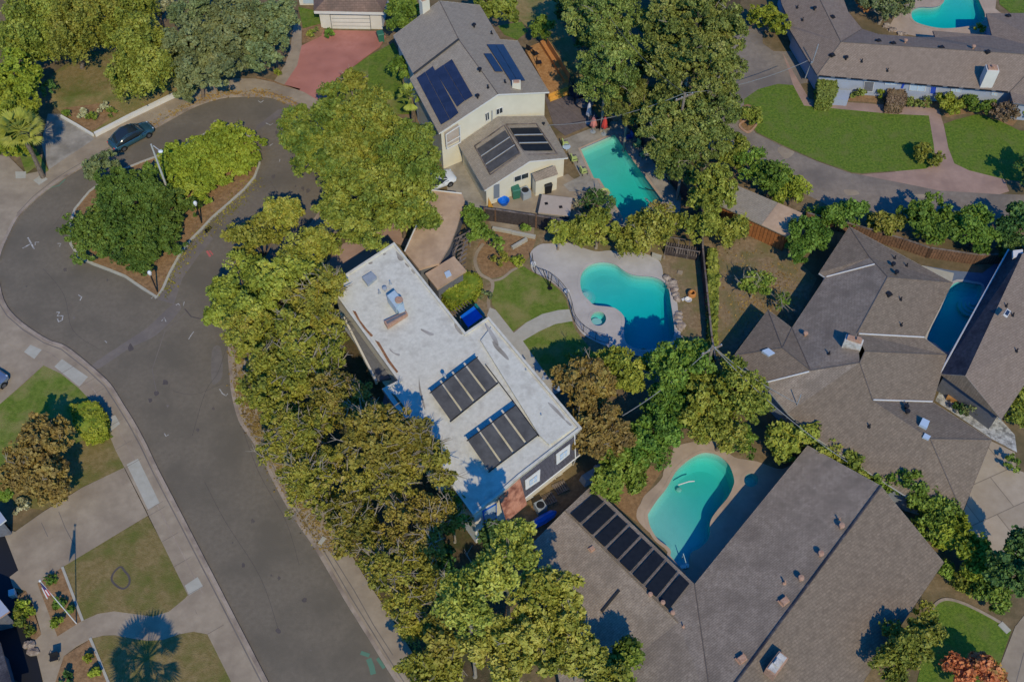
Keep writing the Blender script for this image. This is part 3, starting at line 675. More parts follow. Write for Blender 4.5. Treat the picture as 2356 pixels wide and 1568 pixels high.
# red drive plot
sheet('driveway',[(744,69),(876,72),(888,84),(874,107),(839,132),(814,152),(785,170),(765,200),(754,225),(739,235),(700,212),(654,195),(684,150),(694,105),(714,95),(739,83)],.118,'red_drive',skirt=.1)
sheet('path',[(682,42),(694,66),(694,105),(684,150),(654,195),(629,189),(655,150),(668,110),(675,60)],.116,'concrete',skirt=.1)
sheet('lawn',[(686,16),(735,27),(741,52),(697,65)],.114,'grass_green',skirt=.1)
sheet('planting_bed',[(695,66),(741,54),(745,70),(738,84),(714,95),(695,100)],.112,'mulch')
sheet('lawn',[(850,128),(905,98),(945,180),(950,260),(905,262),(850,240),(800,230),(785,215),(770,205),(785,172),(814,153)],.11,'grass_mid',skirt=.1)
sheet('lawn',[(850,128),(905,98),(930,150),(935,220),(880,230),(845,200)],.116,'grass_green')
sheet('lawn',[(1140,0),(1290,-60),(1300,60),(1325,110),(1390,180),(1420,258),(1380,278),(1350,232),(1318,190),(1250,100),(1190,40)],.03,'grass_tan')
sheet('lawn',[(1145,60),(1200,50),(1215,72),(1190,92),(1160,80)],.036,'grass_green')
# decks
sheet('patio',[(1250,216),(1320,222),(1352,232),(1382,278),(1300,312),(1275,292)],.05,'composite',skirt=.05)
sheet('pool_deck',[(1293,322),(1385,285),(1430,274),(1468,323),(1516,390),(1568,455),(1560,530),(1440,535),(1395,490),(1350,440),(1310,440),(1296,425),(1335,405),(1315,365)],.04,'concrete_grey',holes=[pool2],skirt=.04)
sheet('path',[(1040,345),(1058,330),(1118,438),(1135,470),(1110,490),(1070,470),(1030,440),(1020,390)],.02,'concrete_grey')
sheet('side_yard',[(1118,470),(1306,400),(1345,430),(1330,510),(1233,492),(1125,478)],.02,'concrete')
sheet('pool_deck',cr([(1220,592),(1223,577),(1243,562),(1270,560),(1303,557),(1365,577),(1403,576),(1438,579),(1473,581),(1500,589),(1518,602),(1525,622),(1527,640),(1545,655),(1556,680),(1562,735),(1566,765),(1560,795),(1540,812),(1500,822),(1440,812),(1400,798),(1368,784),(1340,767),(1323,742),(1314,714),(1308,692),(1290,665),(1260,642),(1225,622)]),.05,'pool_deck',holes=[c1,s1],skirt=.05)
sheet('yard_soil',[(1095,545),(1130,500),(1235,530),(1560,560),(1640,560),(1640,830),(1560,830),(1480,800),(1240,900),(1100,720),(1085,600)],.002+.003,'yard_soil',holes=[c1,s1])
sheet('lawn',[(1132,700),(1131,680),(1139,642),(1178,625),(1205,612),(1222,624),(1260,644),(1287,667),(1303,692),(1309,712),(1285,713),(1248,722),(1210,742),(1180,762)],.025,'grass_mid',smooth=False)
sheet('lawn',[(1203,784),(1240,762),(1278,745),(1316,738),(1325,760),(1345,785),(1365,810),(1340,840),(1300,860),(1262,870)],.025,'grass_mid')
sheet('path',[(1127,707),(1140,712),(1182,765),(1210,742),(1248,722),(1285,713),(1310,711),(1318,738),(1278,745),(1240,762),(1203,784),(1262,868),(1290,900),(1270,910),(1200,830),(1120,726)],.032,'concrete_light')
seam(cat_rom([(1112,560),(1097,582),(1093,604),(1105,630),(1130,645),(1133,662),(1124,690),(1126,712)],4,False),.32,'concrete',.03,'path');seam(cat_rom([(1130,646),(1155,640),(1178,622),(1205,608)],4,False),.28,'concrete',.034,'path')
sheet('planting_bed',[(1100,560),(1140,525),(1235,545),(1222,585),(1205,606),(1178,618),(1155,636),(1130,640),(1110,628),(1098,600)],.012,'mulch')
sheet('garden_terrace',[(1120,492),(1230,520),(1228,545),(1130,520)],.02,'concrete')
sheet('yard',[(1650,560),(1700,545),(1790,560),(1880,640),(1840,720),(1765,712),(1690,810),(1645,830)],.006,'yard_soil')
sheet('driveway',[(1690,70),(1800,60),(1815,110),(1862,190),(1825,196),(1790,193),(1745,205),(1712,228),(1712,262),(1740,305),(1800,335),(1880,370),(1960,398),(2060,418),(2160,438),(2320,447),(2420,450),(2420,520),(2200,500),(1930,485),(1840,440),(1740,360),(1640,330),(1600,250),(1640,150)],.012,'drive_asphalt')
sheet('gravel_bay',[(1755,72),(1800,68),(1812,90),(1835,118),(1780,118),(1755,100)],.02,'soil')
sheet('driveway_patch',[(1790,340),(1815,335),(1828,350),(1810,365),(1795,355)],.016,'concrete',smooth=True)
sheet('driveway_patch',D(3,1,(700,180),(800,180),(840,215),(780,230),(720,220)),.016,'concrete',smooth=True)
sheet('driveway_patch',D(3,1,(1320,220),(1500,225),(1490,250),(1340,250)),.016,'concrete',smooth=True)
sheet('path',[(1800,120),(1822,160),(1862,228),(1900,232),(2130,247),(2160,252),(2172,290),(2182,340),(2196,376),(2230,392),(2310,412),(2322,440),(2300,447),(2160,438),(2060,418),(1980,402),(2070,392),(2140,382),(2152,375),(2148,330),(2137,266),(2050,262),(1850,243),(1825,196)],.018,'concrete_pink')
lawnR=[(1712,228),(1745,205),(1790,193),(1825,196),(1850,243),(2050,262),(2137,266),(2148,330),(2153,375),(2130,388),(2060,394),(1985,400),(1960,398),(1880,370),(1800,335),(1740,305),(1712,262)]
sheet('lawn',lawnR,.026,'grass_green')
seam(lawnR[10:],.14,'soil',.03,'lawn_edging')
sheet('lawn',[(2172,285),(2200,275),(2250,262),(2300,278),(2345,300),(2450,310),(2450,430),(2310,412),(2230,392),(2196,376),(2182,340)],.026,'grass_green')
sheet('planting_bed',cr([(1700,260),(1716,240),(1738,248),(1744,268),(1735,292),(1722,302),(1705,288)]),.032,'mulch');curb('bed_edging',cr([(1744,262),(1743,280),(1735,293),(1720,303),(1702,285)]),.2,.02,.12,'brick_tan')
sheet('planting_bed',[(1868,225),(1895,228),(2130,245),(2180,270),(2230,260),(2330,290),(2370,240),(2200,210),(1880,172)],.014,'mulch')
sheet('pool_deck',[(2040,70),(2070,20),(2100,-10),(2160,-60),(2300,-60),(2290,20),(2310,36),(2280,85),(2140,90)],.03,'pool_deck_tan',holes=[c3_])
sheet('lawn',[(2290,-60),(2420,-60),(2420,40),(2330,34),(2300,10)],.034,'grass_green')
sheet('pool_deck',[(2120,610),(2190,622),(2260,628),(2330,575),(2340,620),(2215,830),(2170,830),(2100,775)],.03,'pool_deck_shade',holes=[c4])
sheet('pool_deck',[(2120,610),(2195,628),(2190,649),(2150,640)],.036,'concrete_light')
sheet('pool_deck',cr([(1550,1029),(1578,1019),(1615,1013),(1648,1016),(1670,1031),(1690,1051),(1743,1061),(1800,1078),(1870,1050),(1700,1262),(1610,1345),(1565,1305),(1520,1250),(1470,1200),(1465,1176),(1473,1159),(1483,1139),(1510,1114),(1524,1096),(1528,1079),(1545,1054)]),.03,'pool_deck_tan',holes=[c5,s5],skirt=.03)
sheet('planting_bed',[(1370,1125),(1440,1080),(1500,1070),(1525,1080),(1505,1110),(1475,1150),(1464,1185),(1470,1205)],.012,'mulch')
sheet('side_yard',[(1200,1180),(1340,1080),(1370,1110),(1230,1230)],.012,'mulch')
sheet('driveway',[(2214,1185),(2277,1012),(2335,1040),(2340,1080),(2450,1120),(2450,1260),(2340,1290),(2290,1300),(2230,1250)],.014,'concrete_joint')
lw=[(2140,1401),(2157,1383),(2177,1377),(2207,1383),(2242,1398),(2280,1418),(2312,1435),(2327,1448),(2295,1543),(2270,1610),(2100,1610),(2137,1451)]
sheet('lawn',lw,.03,'grass_green');curb('bed_edging',[(2145,1400),(2157,1385),(2177,1377),(2207,1383),(2242,1398),(2280,1418),(2312,1437)],.22,0,.07,'concrete_curb')
sheet('sidewalk',[(2450,1300),(2360,1410),(2336,1440),(2296,1543),(2260,1630),(2450,1630)],.034,'concrete')
seam([(2356,1500),(2338,1568)],.06,'asphalt_patch',.04,'sidewalk_joints')
b=MB();q=P(2311,1443,.06);b.box(q,(.5,.85,.07),.6);tag(b.build('utility_cover','concrete_light'),'white rectangular utility cover at the lawn edge bottom right','utility cover')
sheet('courtyard',[(2152,921),(2172,875),(2290,950),(2335,1000),(2340,1040),(2280,1008)],.03,'gravel_white')
sheet('driveway',[(735,625),(790,560),(850,545),(905,500),(985,495),(992,530),(950,575),(905,557),(757,660)],.013,'concrete_pink')
sheet('lawn',[(905,500),(985,485),(1000,520),(960,545),(930,550)],.018,'grass_tan')
sheet('understory',[(1280,-60),(1300,60),(1345,120),(1420,240),(1500,340),(1600,430),(1690,330),(1690,60),(1720,-60)],.008,'forest_floor_shade')  # dark sheet painting the shade in the gaps under the conifers
sheet('planting_strip',[(749,1176),(789,1243),(851,1346),(889,1401),(944,1493),(1010,1600),(1150,1600),(1180,1300),(1090,1190),(985,1045),(880,900),(840,780),(757,660),(740,600),(640,650),(590,760),(590,880),(640,990),(700,1090)],.009,'forest_floor_shade')
sheet('forecourt',[(-90,1500),(-60,1150),(5,1216),(42,1311),(22,1326),(30,1350),(37,1381),(57,1446),(78,1475),(105,1600)],.02,'metal_dark')  # near-black material paints the tree shade lying over this ground
def litter(name,label,px,w,n,mt,seed,z=.135,size=.12):
    rng=np.random.default_rng(seed);pl=[tuple(p) for p in cat_rom(px,8,False)];C=[]
    for _ in range(n):
        k=int(rng.integers(0,len(pl)-1));x,y=pl[k];x2,y2=pl[k+1];u=rng.uniform()
        p=P(x+(x2-x)*u+rng.normal()*w,y+(y2-y)*u+rng.normal()*w,z);C.append((p.x,p.y,p.z+rng.uniform(0,.02)))
    o=leaves_mesh(name,np.array(C),np.tile([[0,0,1.]],(n,1)),size,mt,None,rng,jit=.25);tag(o,label,'fallen leaves',None,'stuff')
litter('fallen_leaves','brown leaves scattered along the street trees sidewalk',[(x+26,y-10) for x,y in re_[9:19]],13,2600,'lf_rust',5)
litter('fallen_leaves','dry leaves gathered in the gutter of the cul-de-sac',[(x-4,y-6) for x,y in te[9:]],5,700,'lf_rust',6)
litter('fallen_leaves','leaf debris on the bare soil under the street trees',[(600,900),(700,1090),(789,1250),(889,1410),(990,1568)],22,2600,'lf_amber',7,z=.02)
litter('fallen_leaves','yellow leaves strewn over the island mulch',[(380,670),(440,565),(520,485),(590,415)],9,700,'lf_amber',8,z=.11,size=.1)
litter('fallen_leaves','dry leaves dropped over the dirt yard beside the long shed',[(1700,600),(1740,700),(1800,640),(1700,760)],30,900,'lf_rust',9,z=.02)
for px_,w_ in (([(520,800),(500,860),(470,900),(440,1000)],.06),([(560,990),(600,1090),(660,1200),(690,1300)],.05),([(100,620),(150,680),(170,760),(230,800)],.05),([(470,1110),(520,1200),(600,1330),(640,1450)],.05),([(300,300),(380,275),(460,262)],.05),([(620,420),(650,470),(600,540)],.05),([(60,560),(120,520),(150,470)],.04),([(400,900),(450,905),(510,880)],.05)):
    seam(cat_rom([(x+R.uniform(-3,3),y+R.uniform(-3,3)) for x,y in px_],5,False),w_*.6,z=.0145)
for _ in range(26):
    x,y=R.choice([(R.uniform(380,560),R.uniform(850,1000)),(R.uniform(520,760),R.uniform(1150,1500)),(R.uniform(60,300),R.uniform(600,760)),(R.uniform(620,720),R.uniform(260,480))]);r=R.uniform(1.5,5)
    sheet('road_stain',[(x+r*math.cos(a)*R.uniform(.5,1.4),y+r*1.2*math.sin(a)*R.uniform(.5,1.4)) for a in [i*PI/4 for i in range(8)]],.0152,R.choice(['asphalt_stain','asphalt_lane','asphalt_stain']),smooth=True)
# ================================================================== POOLS
A=math.radians
pool('kidney pool with white deck, round spa and rocks in the middle garden',pool1,.05,2.3,A(-75),.85,steps=((1347,672,1.0,3,.22),))
pool('round spa with pale steps in the white deck of the kidney pool',spa1,.05,.9,0,.6,name='spa',cat='spa',steps=((1373,735,.5,1,.2),))
pool('long rectangular pool with grey paving behind the cream house',pool2,.04,2.0,A(-60),.9,wm='water_green',smooth=False)
pool('rounded pool with tan paving behind the long ranch house, top right',pool3,.03,1.8,A(-90),.8)
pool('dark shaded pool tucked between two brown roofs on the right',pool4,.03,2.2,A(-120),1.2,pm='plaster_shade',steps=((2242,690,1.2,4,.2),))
pool('curvy pool with tan paving beside the big brown roof, bottom right',pool5,.03,1.6,A(20),.6,wm='water_green')
pool('small round spa with tan rim at the shaded end of the curvy pool',spa5,.03,.9,0,.7,name='spa',cat='spa')
b=MB();a_=[P(x,y,-.02) for x,y in ((1549,1284),(1591,1277),(1588,1306),(1568,1310))]
for k in range(5):
    p,q=a_[0].lerp(a_[3],k/5),a_[1].lerp(a_[2],k/5);c=(p+q)/2;d=q-p;b.box((c.x,c.y,-.9+k*.16),(d.length*.9,.3,.5+k*.02),math.atan2(d.y,d.x))
b.tube([a_[0].lerp(a_[1],.5)+Vector((0,0,-.3)),a_[0].lerp(a_[1],.5)+Vector((0,0,.6)),a_[3].lerp(a_[2],.5)+Vector((0,0,.6)),a_[3].lerp(a_[2],.5)],.03,5)
tag(b.build('pool_steps','plaster'),'pale entry steps with handrail at the lower tip of the curvy pool','pool steps')
b=MB();b.tube([P(1560,1115,-.1),P(1585,1107,-.05),P(1598,1106,-.05)],.05,6);b.sphere(P(1562,1126,-.9),.25,8,sq=(1,1,.5));tag(b.build('pool_cleaner','trim_white'),'white pool cleaner hose floating in the curvy pool','pool cleaner')
b=MB();b.tube(cat_rom([tuple(P(1484,432,-.12)),tuple(P(1495,437,-.12)),tuple(P(1510,439,-.12)),tuple(P(1520,446,-.12))],3,False),.05,5);tag(b.build('pool_cleaner','black'),'thin dark cleaner hose lying in the rectangular pool','pool cleaner')
# waterfall rocks round the kidney pool
def rocks(label,px,w,n,seed,grp,sz=(.25,.5)):
    r=random.Random(seed);pl=cat_rom(px,6,False)
    for i in range(n):
        x,y=pl[int(r.random()*(len(pl)-1))];q=P(x+r.uniform(-w,w),y+r.uniform(-w,w),.1);s=r.uniform(*sz);b=MB();b.sphere((0,0,0),s,7,sq=(r.uniform(.8,1.3),r.uniform(.7,1.1),r.uniform(.5,.8)))
        b.v=[(q.x+v[0]+r.uniform(-.05,.05),q.y+v[1]+r.uniform(-.05,.05),max(-.05,q.z+v[2]+r.uniform(-.04,.04))) for v in b.v]
        tag(b.build('rock','rock'),label,'rock',grp)
rocks('tan boulder on the right-hand rim of the kidney pool',[(1530,640),(1548,655),(1556,680),(1560,730),(1566,765),(1562,800)],3,26,3,'boulders edging the kidney pool')
rocks('pale boulder at the lower left corner of the curved driveway path',[(62,1480),(75,1490),(72,1502)],4,4,4,'boulders by the curved path',(.3,.6))
rocks('tan stone beside the planting behind the ranch house',[(2040,60),(2055,70),(2072,76),(2085,78)],4,12,5,'stones by the rounded pool',(.2,.4))
# ================================================================== WHITE FLAT-ROOF HOUSE
ZR=6.0
wv={'a':(757,655,ZR),'b':(907,557,ZR),'c':(1071,764,ZR),'d':(1124,728,ZR),'e':(1339,984,ZR),'f':(1196,1095,ZR),'g':(1146,1139,ZR),'h':(1088,1184,ZR),'i':(879,894,ZR),'j':(916,875,ZR)}
V={k:P(*v) for k,v in wv.items()};cc=sum(V.values(),Vector())/len(V)
WH=thing('flat_roof_house','large white flat-roofed house with grey mansard front and two rows of black pool-heating mats','house',(cc.x,cc.y,0))
ol=[V[k] for k in 'abcdefghij']
b=MB();b.prism(ol,ZR-.25,ZR-.12);b.build('roof','roof_white',WH)
b=MB();ins=[cc+(p-cc)*1.0 for p in ol];n=len(ol)
def offs(pts,w):
    out=[];n=len(pts);ar=sum(pts[i].x*pts[(i+1)%n].y-pts[(i+1)%n].x*pts[i].y for i in range(n));sg=1 if ar>0 else -1
    for i in range(n):
        d1=pts[i]-pts[i-1];d2=pts[(i+1)%n]-pts[i];d1=d1.normalized();d2=d2.normalized()
        n1=Vector((-d1.y,d1.x,0))*sg;n2=Vector((-d2.y,d2.x,0))*sg;m=(n1+n2).normalized();out.append(pts[i]+m*w/max(.4,m.dot(n1)))
    return out
inn=offs(ol,.2)
def ring(o,i,z0,z1):
    n=len(o);vs=[(p.x,p.y,z1) for p in o]+[(p.x,p.y,z1) for p in i]+[(p.x,p.y,z0) for p in o]+[(p.x,p.y,z0) for p in i]
    return vs,[f for k in range(n) for j in [(k+1)%n] for f in ((k,j,j+n,k+n),(k,j,j+2*n,k+2*n),(k+n,j+n,j+3*n,k+3*n),(k+2*n,j+2*n,j+3*n,k+3*n))]
b.add(*ring(ol,inn,ZR-.35,ZR+.03));b.build('parapet','roof_white',WH)
wl=offs(ol,.35);b=MB();n=len(wl)
b.add([(p.x,p.y,ZR-.3) for p in wl]+[(p.x,p.y,0) for p in wl],[(i,(i+1)%n,(i+1)%n+n,i+n) for i in range(n)]);b.build('wall','wall_white',WH)
rp=(Vector((0,0,ZR-.12)),Vector((0,0,1)))
b=MB();rs=W([(1106,782),(1130,752),(1322,982),(1264,1022),(1240,999)],ZR+.1);b.prism(rs,ZR-.13,ZR+.1);b.build('raised_roof_strip','roof_white',WH)
def shift(q,dx,dy): return [(x+dx,y+dy) for x,y in q]
for q,hi_z in ((shift(D(1,1,(1300,720),(1325,740),(1370,790),(1350,808),(1318,790)),-3,4),0),(shift(D(1,1,(1385,830),(1420,860),(1412,872),(1388,850)),-3,3),0),(shift(D(1,1,(1445,890),(1475,920),(1465,932),(1442,905)),-3,3),0),
          (shift(D(1,1,(1840,1390),(1910,1480),(1895,1490),(1848,1440)),-3,2),0),(shift(D(1,1,(2120,1395),(2215,1520),(2240,1600),(2200,1568),(2150,1480)),-2,4),1),(shift(D(1,1,(1170,740),(1195,735),(1190,750),(1172,757)),0,4),0),(shift(D(1,1,(1035,830),(1070,820),(1065,838),(1040,843)),0,3),0),
          (shift(D(1,2,(2190,0),(2250,50),(2320,130),(2340,170),(2310,160),(2210,60)),-3,2),1),(shift(D(2,2,(340,560),(400,600),(470,680),(500,730),(460,700),(360,600)),-2,2),1),(shift(D(2,2,(500,720),(555,760),(545,775),(510,745)),-2,3),1),
          (D(1,2,(1230,60),(1270,100),(1320,110),(1310,130),(1240,90)),0),(D(1,2,(1500,330),(1515,430),(1555,600),(1545,610),(1500,440)),0),(D(1,1,(1520,1450),(1600,1480),(1640,1500),(1600,1510),(1530,1470)),0)):
    w=W(cat_rom(q,4),ZR);b=MB();zt=ZR+.106 if hi_z else ZR-.112;b.prism(w,zt-.004,zt);b.build('roof_stain','roof_white_dirty',WH)
for q in (shift(D(1,1,(860,1300),(890,1310),(930,1390),(1000,1480),(1050,1530),(1030,1540),(960,1460),(900,1370)),7,-3),shift(D(1,2,(1070,0),(1110,20),(1210,190),(1285,290),(1270,300),(1190,200),(1120,80)),6,-2),shift(D(1,2,(1220,490),(1260,510),(1350,630),(1330,640),(1270,560)),6,-3)):
    w=W(q,ZR-.10);b=MB();b.prism(w,ZR-.125,ZR-.085);b.build('leaf_litter','leaf_litter_mat',WH)
# pool heating mats, tilted up at their far edge
for q,nn in ((((989,904),(1099,821),(1146,881),(1036,970)),4),(((1074,1014),(1188,931),(1239,999),(1124,1086)),4)):
    c=array(WH,rp,q,nn,'pool_mat',lift=.12,gap=.035,lift2=.85,name='heating_mat',thick=.04)
    for k in range(nn):
        u=(k+.5)/nn
        b=MB();p0,p1=c[0].lerp(c[1],u),c[3].lerp(c[2],u);b.tube([Vector((p0.x,p0.y,ZR-.1)),p0-Vector((0,0,.04))],.03,4);b.build('mat_support','metal_dark',WH)
    b=MB();b.tube([c[0]+Vector((0,0,.03)),c[1]+Vector((0,0,.03))],.05,6);b.tube([c[3]+Vector((0,0,.03)),c[2]+Vector((0,0,.03))],.05,6);b.build('header_pipe','black',WH)
b=MB();b.tube([P(1117,838,ZR),P(1190,935,ZR),P(1240,1003,ZR)],.045,6);b.build('roof_pipe','metal_dark',WH)
b=MB();b.tube([P(1022,865,ZR),P(1025,868,ZR+.7)],.07,6);b.sphere(P(1022,862,ZR+.8),.18,8);b.build('vent','metal_grey',WH)
# roof hatch, air unit, low chimney
b=MB();w=W(D(1,1,(1062,930),(1112,980),(1030,1052),(976,982)),ZR+.2);b.prism(w,ZR-.1,ZR+.2);b.build('roof_hatch','metal_grey',WH)
hv=b=MB();w=W(D(1,1,(1205,1150),(1275,1100),(1345,1190),(1285,1260)),ZR+.95);b.prism(w,ZR-.05,ZR+.95);u=b.build('rooftop_air_unit','duct',WH)
b=MB();q=P(918,690,ZR+1.0);b.lathe(q,[(.0,.1),(.34,.1),(.36,.0),(0,0)],16);b.build('fan_cover','brick_tan',u)
b=MB();w=W(D(1,1,(1290,1265),(1360,1215),(1368,1280),(1315,1300)),ZR+.6);b.prism(w,ZR-.05,ZR+.6);b.build('duct','duct',u)
b=MB();w=W(D(1,1,(1178,1385),(1380,1290),(1396,1315),(1210,1435)),ZR+.35);b.prism(w,ZR-.05,ZR+.35);ch=b.build('chimney','brick_tan',WH)
b=MB();w=W(D(1,1,(1195,1385),(1370,1300),(1382,1315),(1208,1412)),ZR+.37);b.prism(w,ZR+.355,ZR+.37);b.build('chimney_flue','siding_grey',ch)
for x,y,k in ((886,669,'cap'),(873,674,'pipe'),(898,653,'pipe'),(1068,870,'pipe'),(1285,895,'pipe'),(1245,958,'pipe'),(1250,870,'pipe'),(1210,855,'pipe')): vent(WH,rp,x,y,k)
# mansard skirt at the front (right part) with white wall below
e,f,gk=V['e'],V['f'],V['g'];dv=(f-e).normalized();nv=Vector((-dv.y,dv.x,0))
if nv.dot(-f)<0:nv=-nv
def lowpt(p,out,z): q=p+nv*out;return Vector((q.x,q.y,z))
f2=f+(e-f)*0.0
b=MB();Zm=3.1
ef=(V['d']-e).normalized();side=-nv
a0,a1=e-Vector((0,0,.32)),f-Vector((0,0,.32));b0,b1=lowpt(e,.55,Zm)+(e-f).normalized()*.5,lowpt(f,.55,Zm)
b.add([a0,a1,b1,b0],[(0,1,2,3)]);bk=e+(V['d']-e)*.35-Vector((0,0,.32));b.add([a0,bk,Vector((bk.x,bk.y,Zm))+(e-f).normalized()*.6,b0],[(0,1,2,3)]);b.add([b0,b1,Vector((f.x,f.y,Zm)),Vector((e.x,e.y,Zm))],[(0,1,2,3)])
ms=b.build('mansard_roof','mansard',WH)
b=MB();b.tube([b0,b1],.07,6);b.build('gutter','trim_white',WH)
mn=(a1-a0).cross(b0-a0).normalized()
if mn.dot(Vector((0,0,H))-a0)<0: mn=-mn
for q in (((1210,1104),(1239,1082),(1238,1104),(1211,1122)),((1281,1044),(1308,1024),(1307,1043),(1282,1064))):
    c=[onplane(x,y,a0,mn,.10) for x,y in q];ce=sum(c,Vector())/4;g=[ce+(k-ce)*1.18 for k in c]
    d=quadbox(WH,'dormer_frame','trim_white',g,.08);c2=[ce+(k-ce)*.62+mn*.12 for k in c];w=quadbox(WH,'window','glass_light',c2,.02)
    b=MB();b.tube([(c2[0]+c2[1])/2+mn*.04,(c2[3]+c2[2])/2+mn*.04],.035,4);b.tube([(c2[0]+c2[3])/2+mn*.04,(c2[1]+c2[2])/2+mn*.04],.025,4);b.build('glazing_bar','trim_white',w)
wA,wB=wl[4],wl[5]
for q in (((1278,1098),(1294,1089),(1292,1099),(1279,1109)),((1210,1151),(1225,1143),(1224,1159),(1212,1169)),((1325,1068),(1334,1063),(1333,1071),(1326,1076))): window(WH,wA,wB,q)
b=MB();b.tube([onplane(1322,1000,a0,mn,.1),onplane(1324,1055,a0,mn,.1),Vector((*onplane(1316,1100,wA,nv,.12)[:2],.2))],.05,6);b.build('downspout','trim_white',WH)
# terracotta panel between mansard and blue-door porch
h_=V['h'];a0,a1=f-Vector((0,0,.3)),f.lerp(h_,.46)-Vector((0,0,.3));b0,b1=lowpt(f,.9,2.6),lowpt(f.lerp(h_,.46),.9,2.6)
b=MB();b.add([a0,a1,b1,b0],[(0,1,2,3)]);b.build('terracotta_roof','terracotta',WH)
wq=((1112,1176),(1140,1160),(1140,1190),(1116,1205));window(WH,wl[6],wl[7],wq,'glass_light','bright_blue')
# lower side roof on the street side
b=MB();w=W([(792,730),(867,876),(905,868),(835,742)],3.3);b.prism(w,3.05,3.3);b.build('lower_roof','siding_grey',WH)
b=MB()
for p,q in (((790,728),(866,877)),):
    p,q=P(*p,3.5),P(*q,3.5);d=q-p;m=(p+q)/2;b.box((m.x,m.y,3.35),(d.length,.18,.5),math.atan2(d.y,d.x))
b.build('lower_parapet','wall_white',WH)
b=MB();w=W([(885,905),(880,925),(990,1065),(1000,1045)],3.2);b.prism(w,3.0,3.2);b.build('lower_roof','siding_grey',WH)
# ------------------------------------------------ annexes
def flatroof(name,label,px,z,m,th,wm,cat,inset=.25):
    w=W(px,z);c=sum(w,Vector())/len(w);t=thing(name,label,cat,(c.x,c.y,0));b=MB();b.prism(w,z-th,z);b.build('roof',m,t)
    i=offs([Vector((p.x,p.y,0)) for p in w],inset);b=MB();n=len(i);b.add([(p.x,p.y,z-th+.01) for p in i]+[(p.x,p.y,0) for p in i],[(k,(k+1)%n,(k+1)%n+n,k+n) for k in range(n)]);b.build('wall',wm,t);return t
t=flatroof('carport','long flat tan-roofed carport between the big tree and the wood pergola',[(994,438),(1063,446),(1069,462),(1052,520),(1036,562),(1010,605),(964,618),(931,578)],2.9,'roof_tan',.3,'siding_grey','carport')
b=MB();b.tube([P(994,437,3),P(931,578,3)],.07,5);b.tube([P(1062,445,3),P(994,437,3)],.07,5);b.build('roof_edge','trim_white',t)
t=flatroof('garden_shed','small square tan-roofed shed with a bright square skylight beside the white house',[(1044,589),(1073,622),(1006,664),(978,629)],2.6,'roof_tan',.25,'siding_grey','shed')
b=MB();b.prism(W(D(1,1,(1732,938),(1778,915),(1800,958),(1752,985)),2.75),2.61,2.75);b.build('skylight','glass_light',t)
t=thing('pergola','weathered grey wooden pergola stacked with slats beside the carport','pergola',P(1062,580,0))
b=MB()
for k in range(9):
    a=P(1046+k*1.5,560+k*9-10,2.3);c=P(1080-k*1.2,532+k*10,2.3);b.tube([a,c],.06,4)
for p,q in (((1080,530),(1058,600)),((1060,545),(1042,590))): b.tube([P(*p,2.2),P(*q,2.2)],.08,4)
b.build('slats','wood_grey',t)
for x,y in ((1080,532),(1060,600),(1046,585),(1062,545)): q=P(x,y,2.2);b=MB();b.box((q.x,q.y,1.1),(.12,.12,2.2));b.build('post','wood_grey',t)
boxshrub('bright yellow-green clipped hedge between the small shed and the pink-tan path','lf_lime',[(1006,664),(1040,643),(1073,622),(1098,627),(1109,640),(1108,660),(1090,680),(1050,700),(1034,699),(1020,684)],1.2,rough=.2)
t=thing('awning','bright blue fabric canopy with teal edge beside the white house wall','canopy',P(1076,728,0))
b=MB();w=W([(1059,727),(1090,704),(1110,728),(1077,752)],2.2);b.prism(w,2.14,2.2);b.build('canopy','bright_blue',t)
b=MB();a,c=P(1094,700,2.2),P(1113,724,2.2);b.tube([a,c],.14,6);b.build('teal_edge','teal_plastic',t)
for q in w: b=MB();b.tube([(q.x,q.y,0),(q.x,q.y,2.15)],.05,5);b.build('post','metal_grey',t)
b=MB()
for k in range(7): b.tube([P(1038+k*6,716-k*4,1.0),P(1050+k*6,728-k*4,1.0)],.05,4)
for x,y in ((1040,718),(1085,692)): b.tube([P(x,y,0),P(x,y,1)],.05,4)
tag(b.build('wood_rack','wood_grey'),'weathered grey slatted rack next to the blue canopy','rack')
# ================================================================== CREAM HOUSE
cvx={'A':(905,82,5.4),'B':(969,42,6.3),'C':(1011,2,7.3),'D':(1104,12,5.4),'E':(1151,91,5.4),'F':(1191,94,5.2),'G':(1264,212,5.2),'H':(1146,217,7.3),'I':(1010,307,5.4),'J':(943,181,5.4),'K':(952,172,5.5),'L':(1056,92,7.3)}
CH,CV,ci=house('two_storey_house','cream two-storey house with grey gabled roof and two groups of dark solar panels',cvx,['A C L K',"K L H I J",'C D E L','L E F G H'],'A C D E F G H I J K','cream',roofm='roof_grey',over=.35,planar=(('HGD','CEFL'),('IHL','JK')),ridges='CL LH')
b=MB();a,c=CV['K'],CV['L'];b.tube([a+Vector((0,0,.1)),c+Vector((0,0,.1))],.12,5);b.build('roof_step','metal_dark',CH)
plL=plane_of(CV,'LHI');plR=plane_of(CV,'HGF')
pv=[((959,180),(978,166),(1035,275),(1015,287)),((979,166),(996,153),(1055,260),(1036,275)),((1001,163),(1020,150),(1069,232),(1052,246)),((1021,150),(1040,137),(1088,221),(1070,232)),]
for q in pv: array(CH,plL,q,1,'pv_dark',lift=.1,thick=.05)
for q in (((1120,103),(1139,103),(1189,186),(1175,187)),((1140,103),(1158,103),(1208,186),(1190,186)),((1113,124),(1130,124),(1157,165),(1139,165))): array(CH,plR,q,1,'pv_dark',lift=.1,thick=.05)
b=MB();q=P(979,42,5.5);b.box((q.x,q.y,6.2),(.9,.7,3.4),.6);o=b.build('chimney','cream',CH);b=MB();b.box((q.x,q.y,7.97),(.7,.5,.12),.6);b.build('chimney_cap','brick_tan',o)
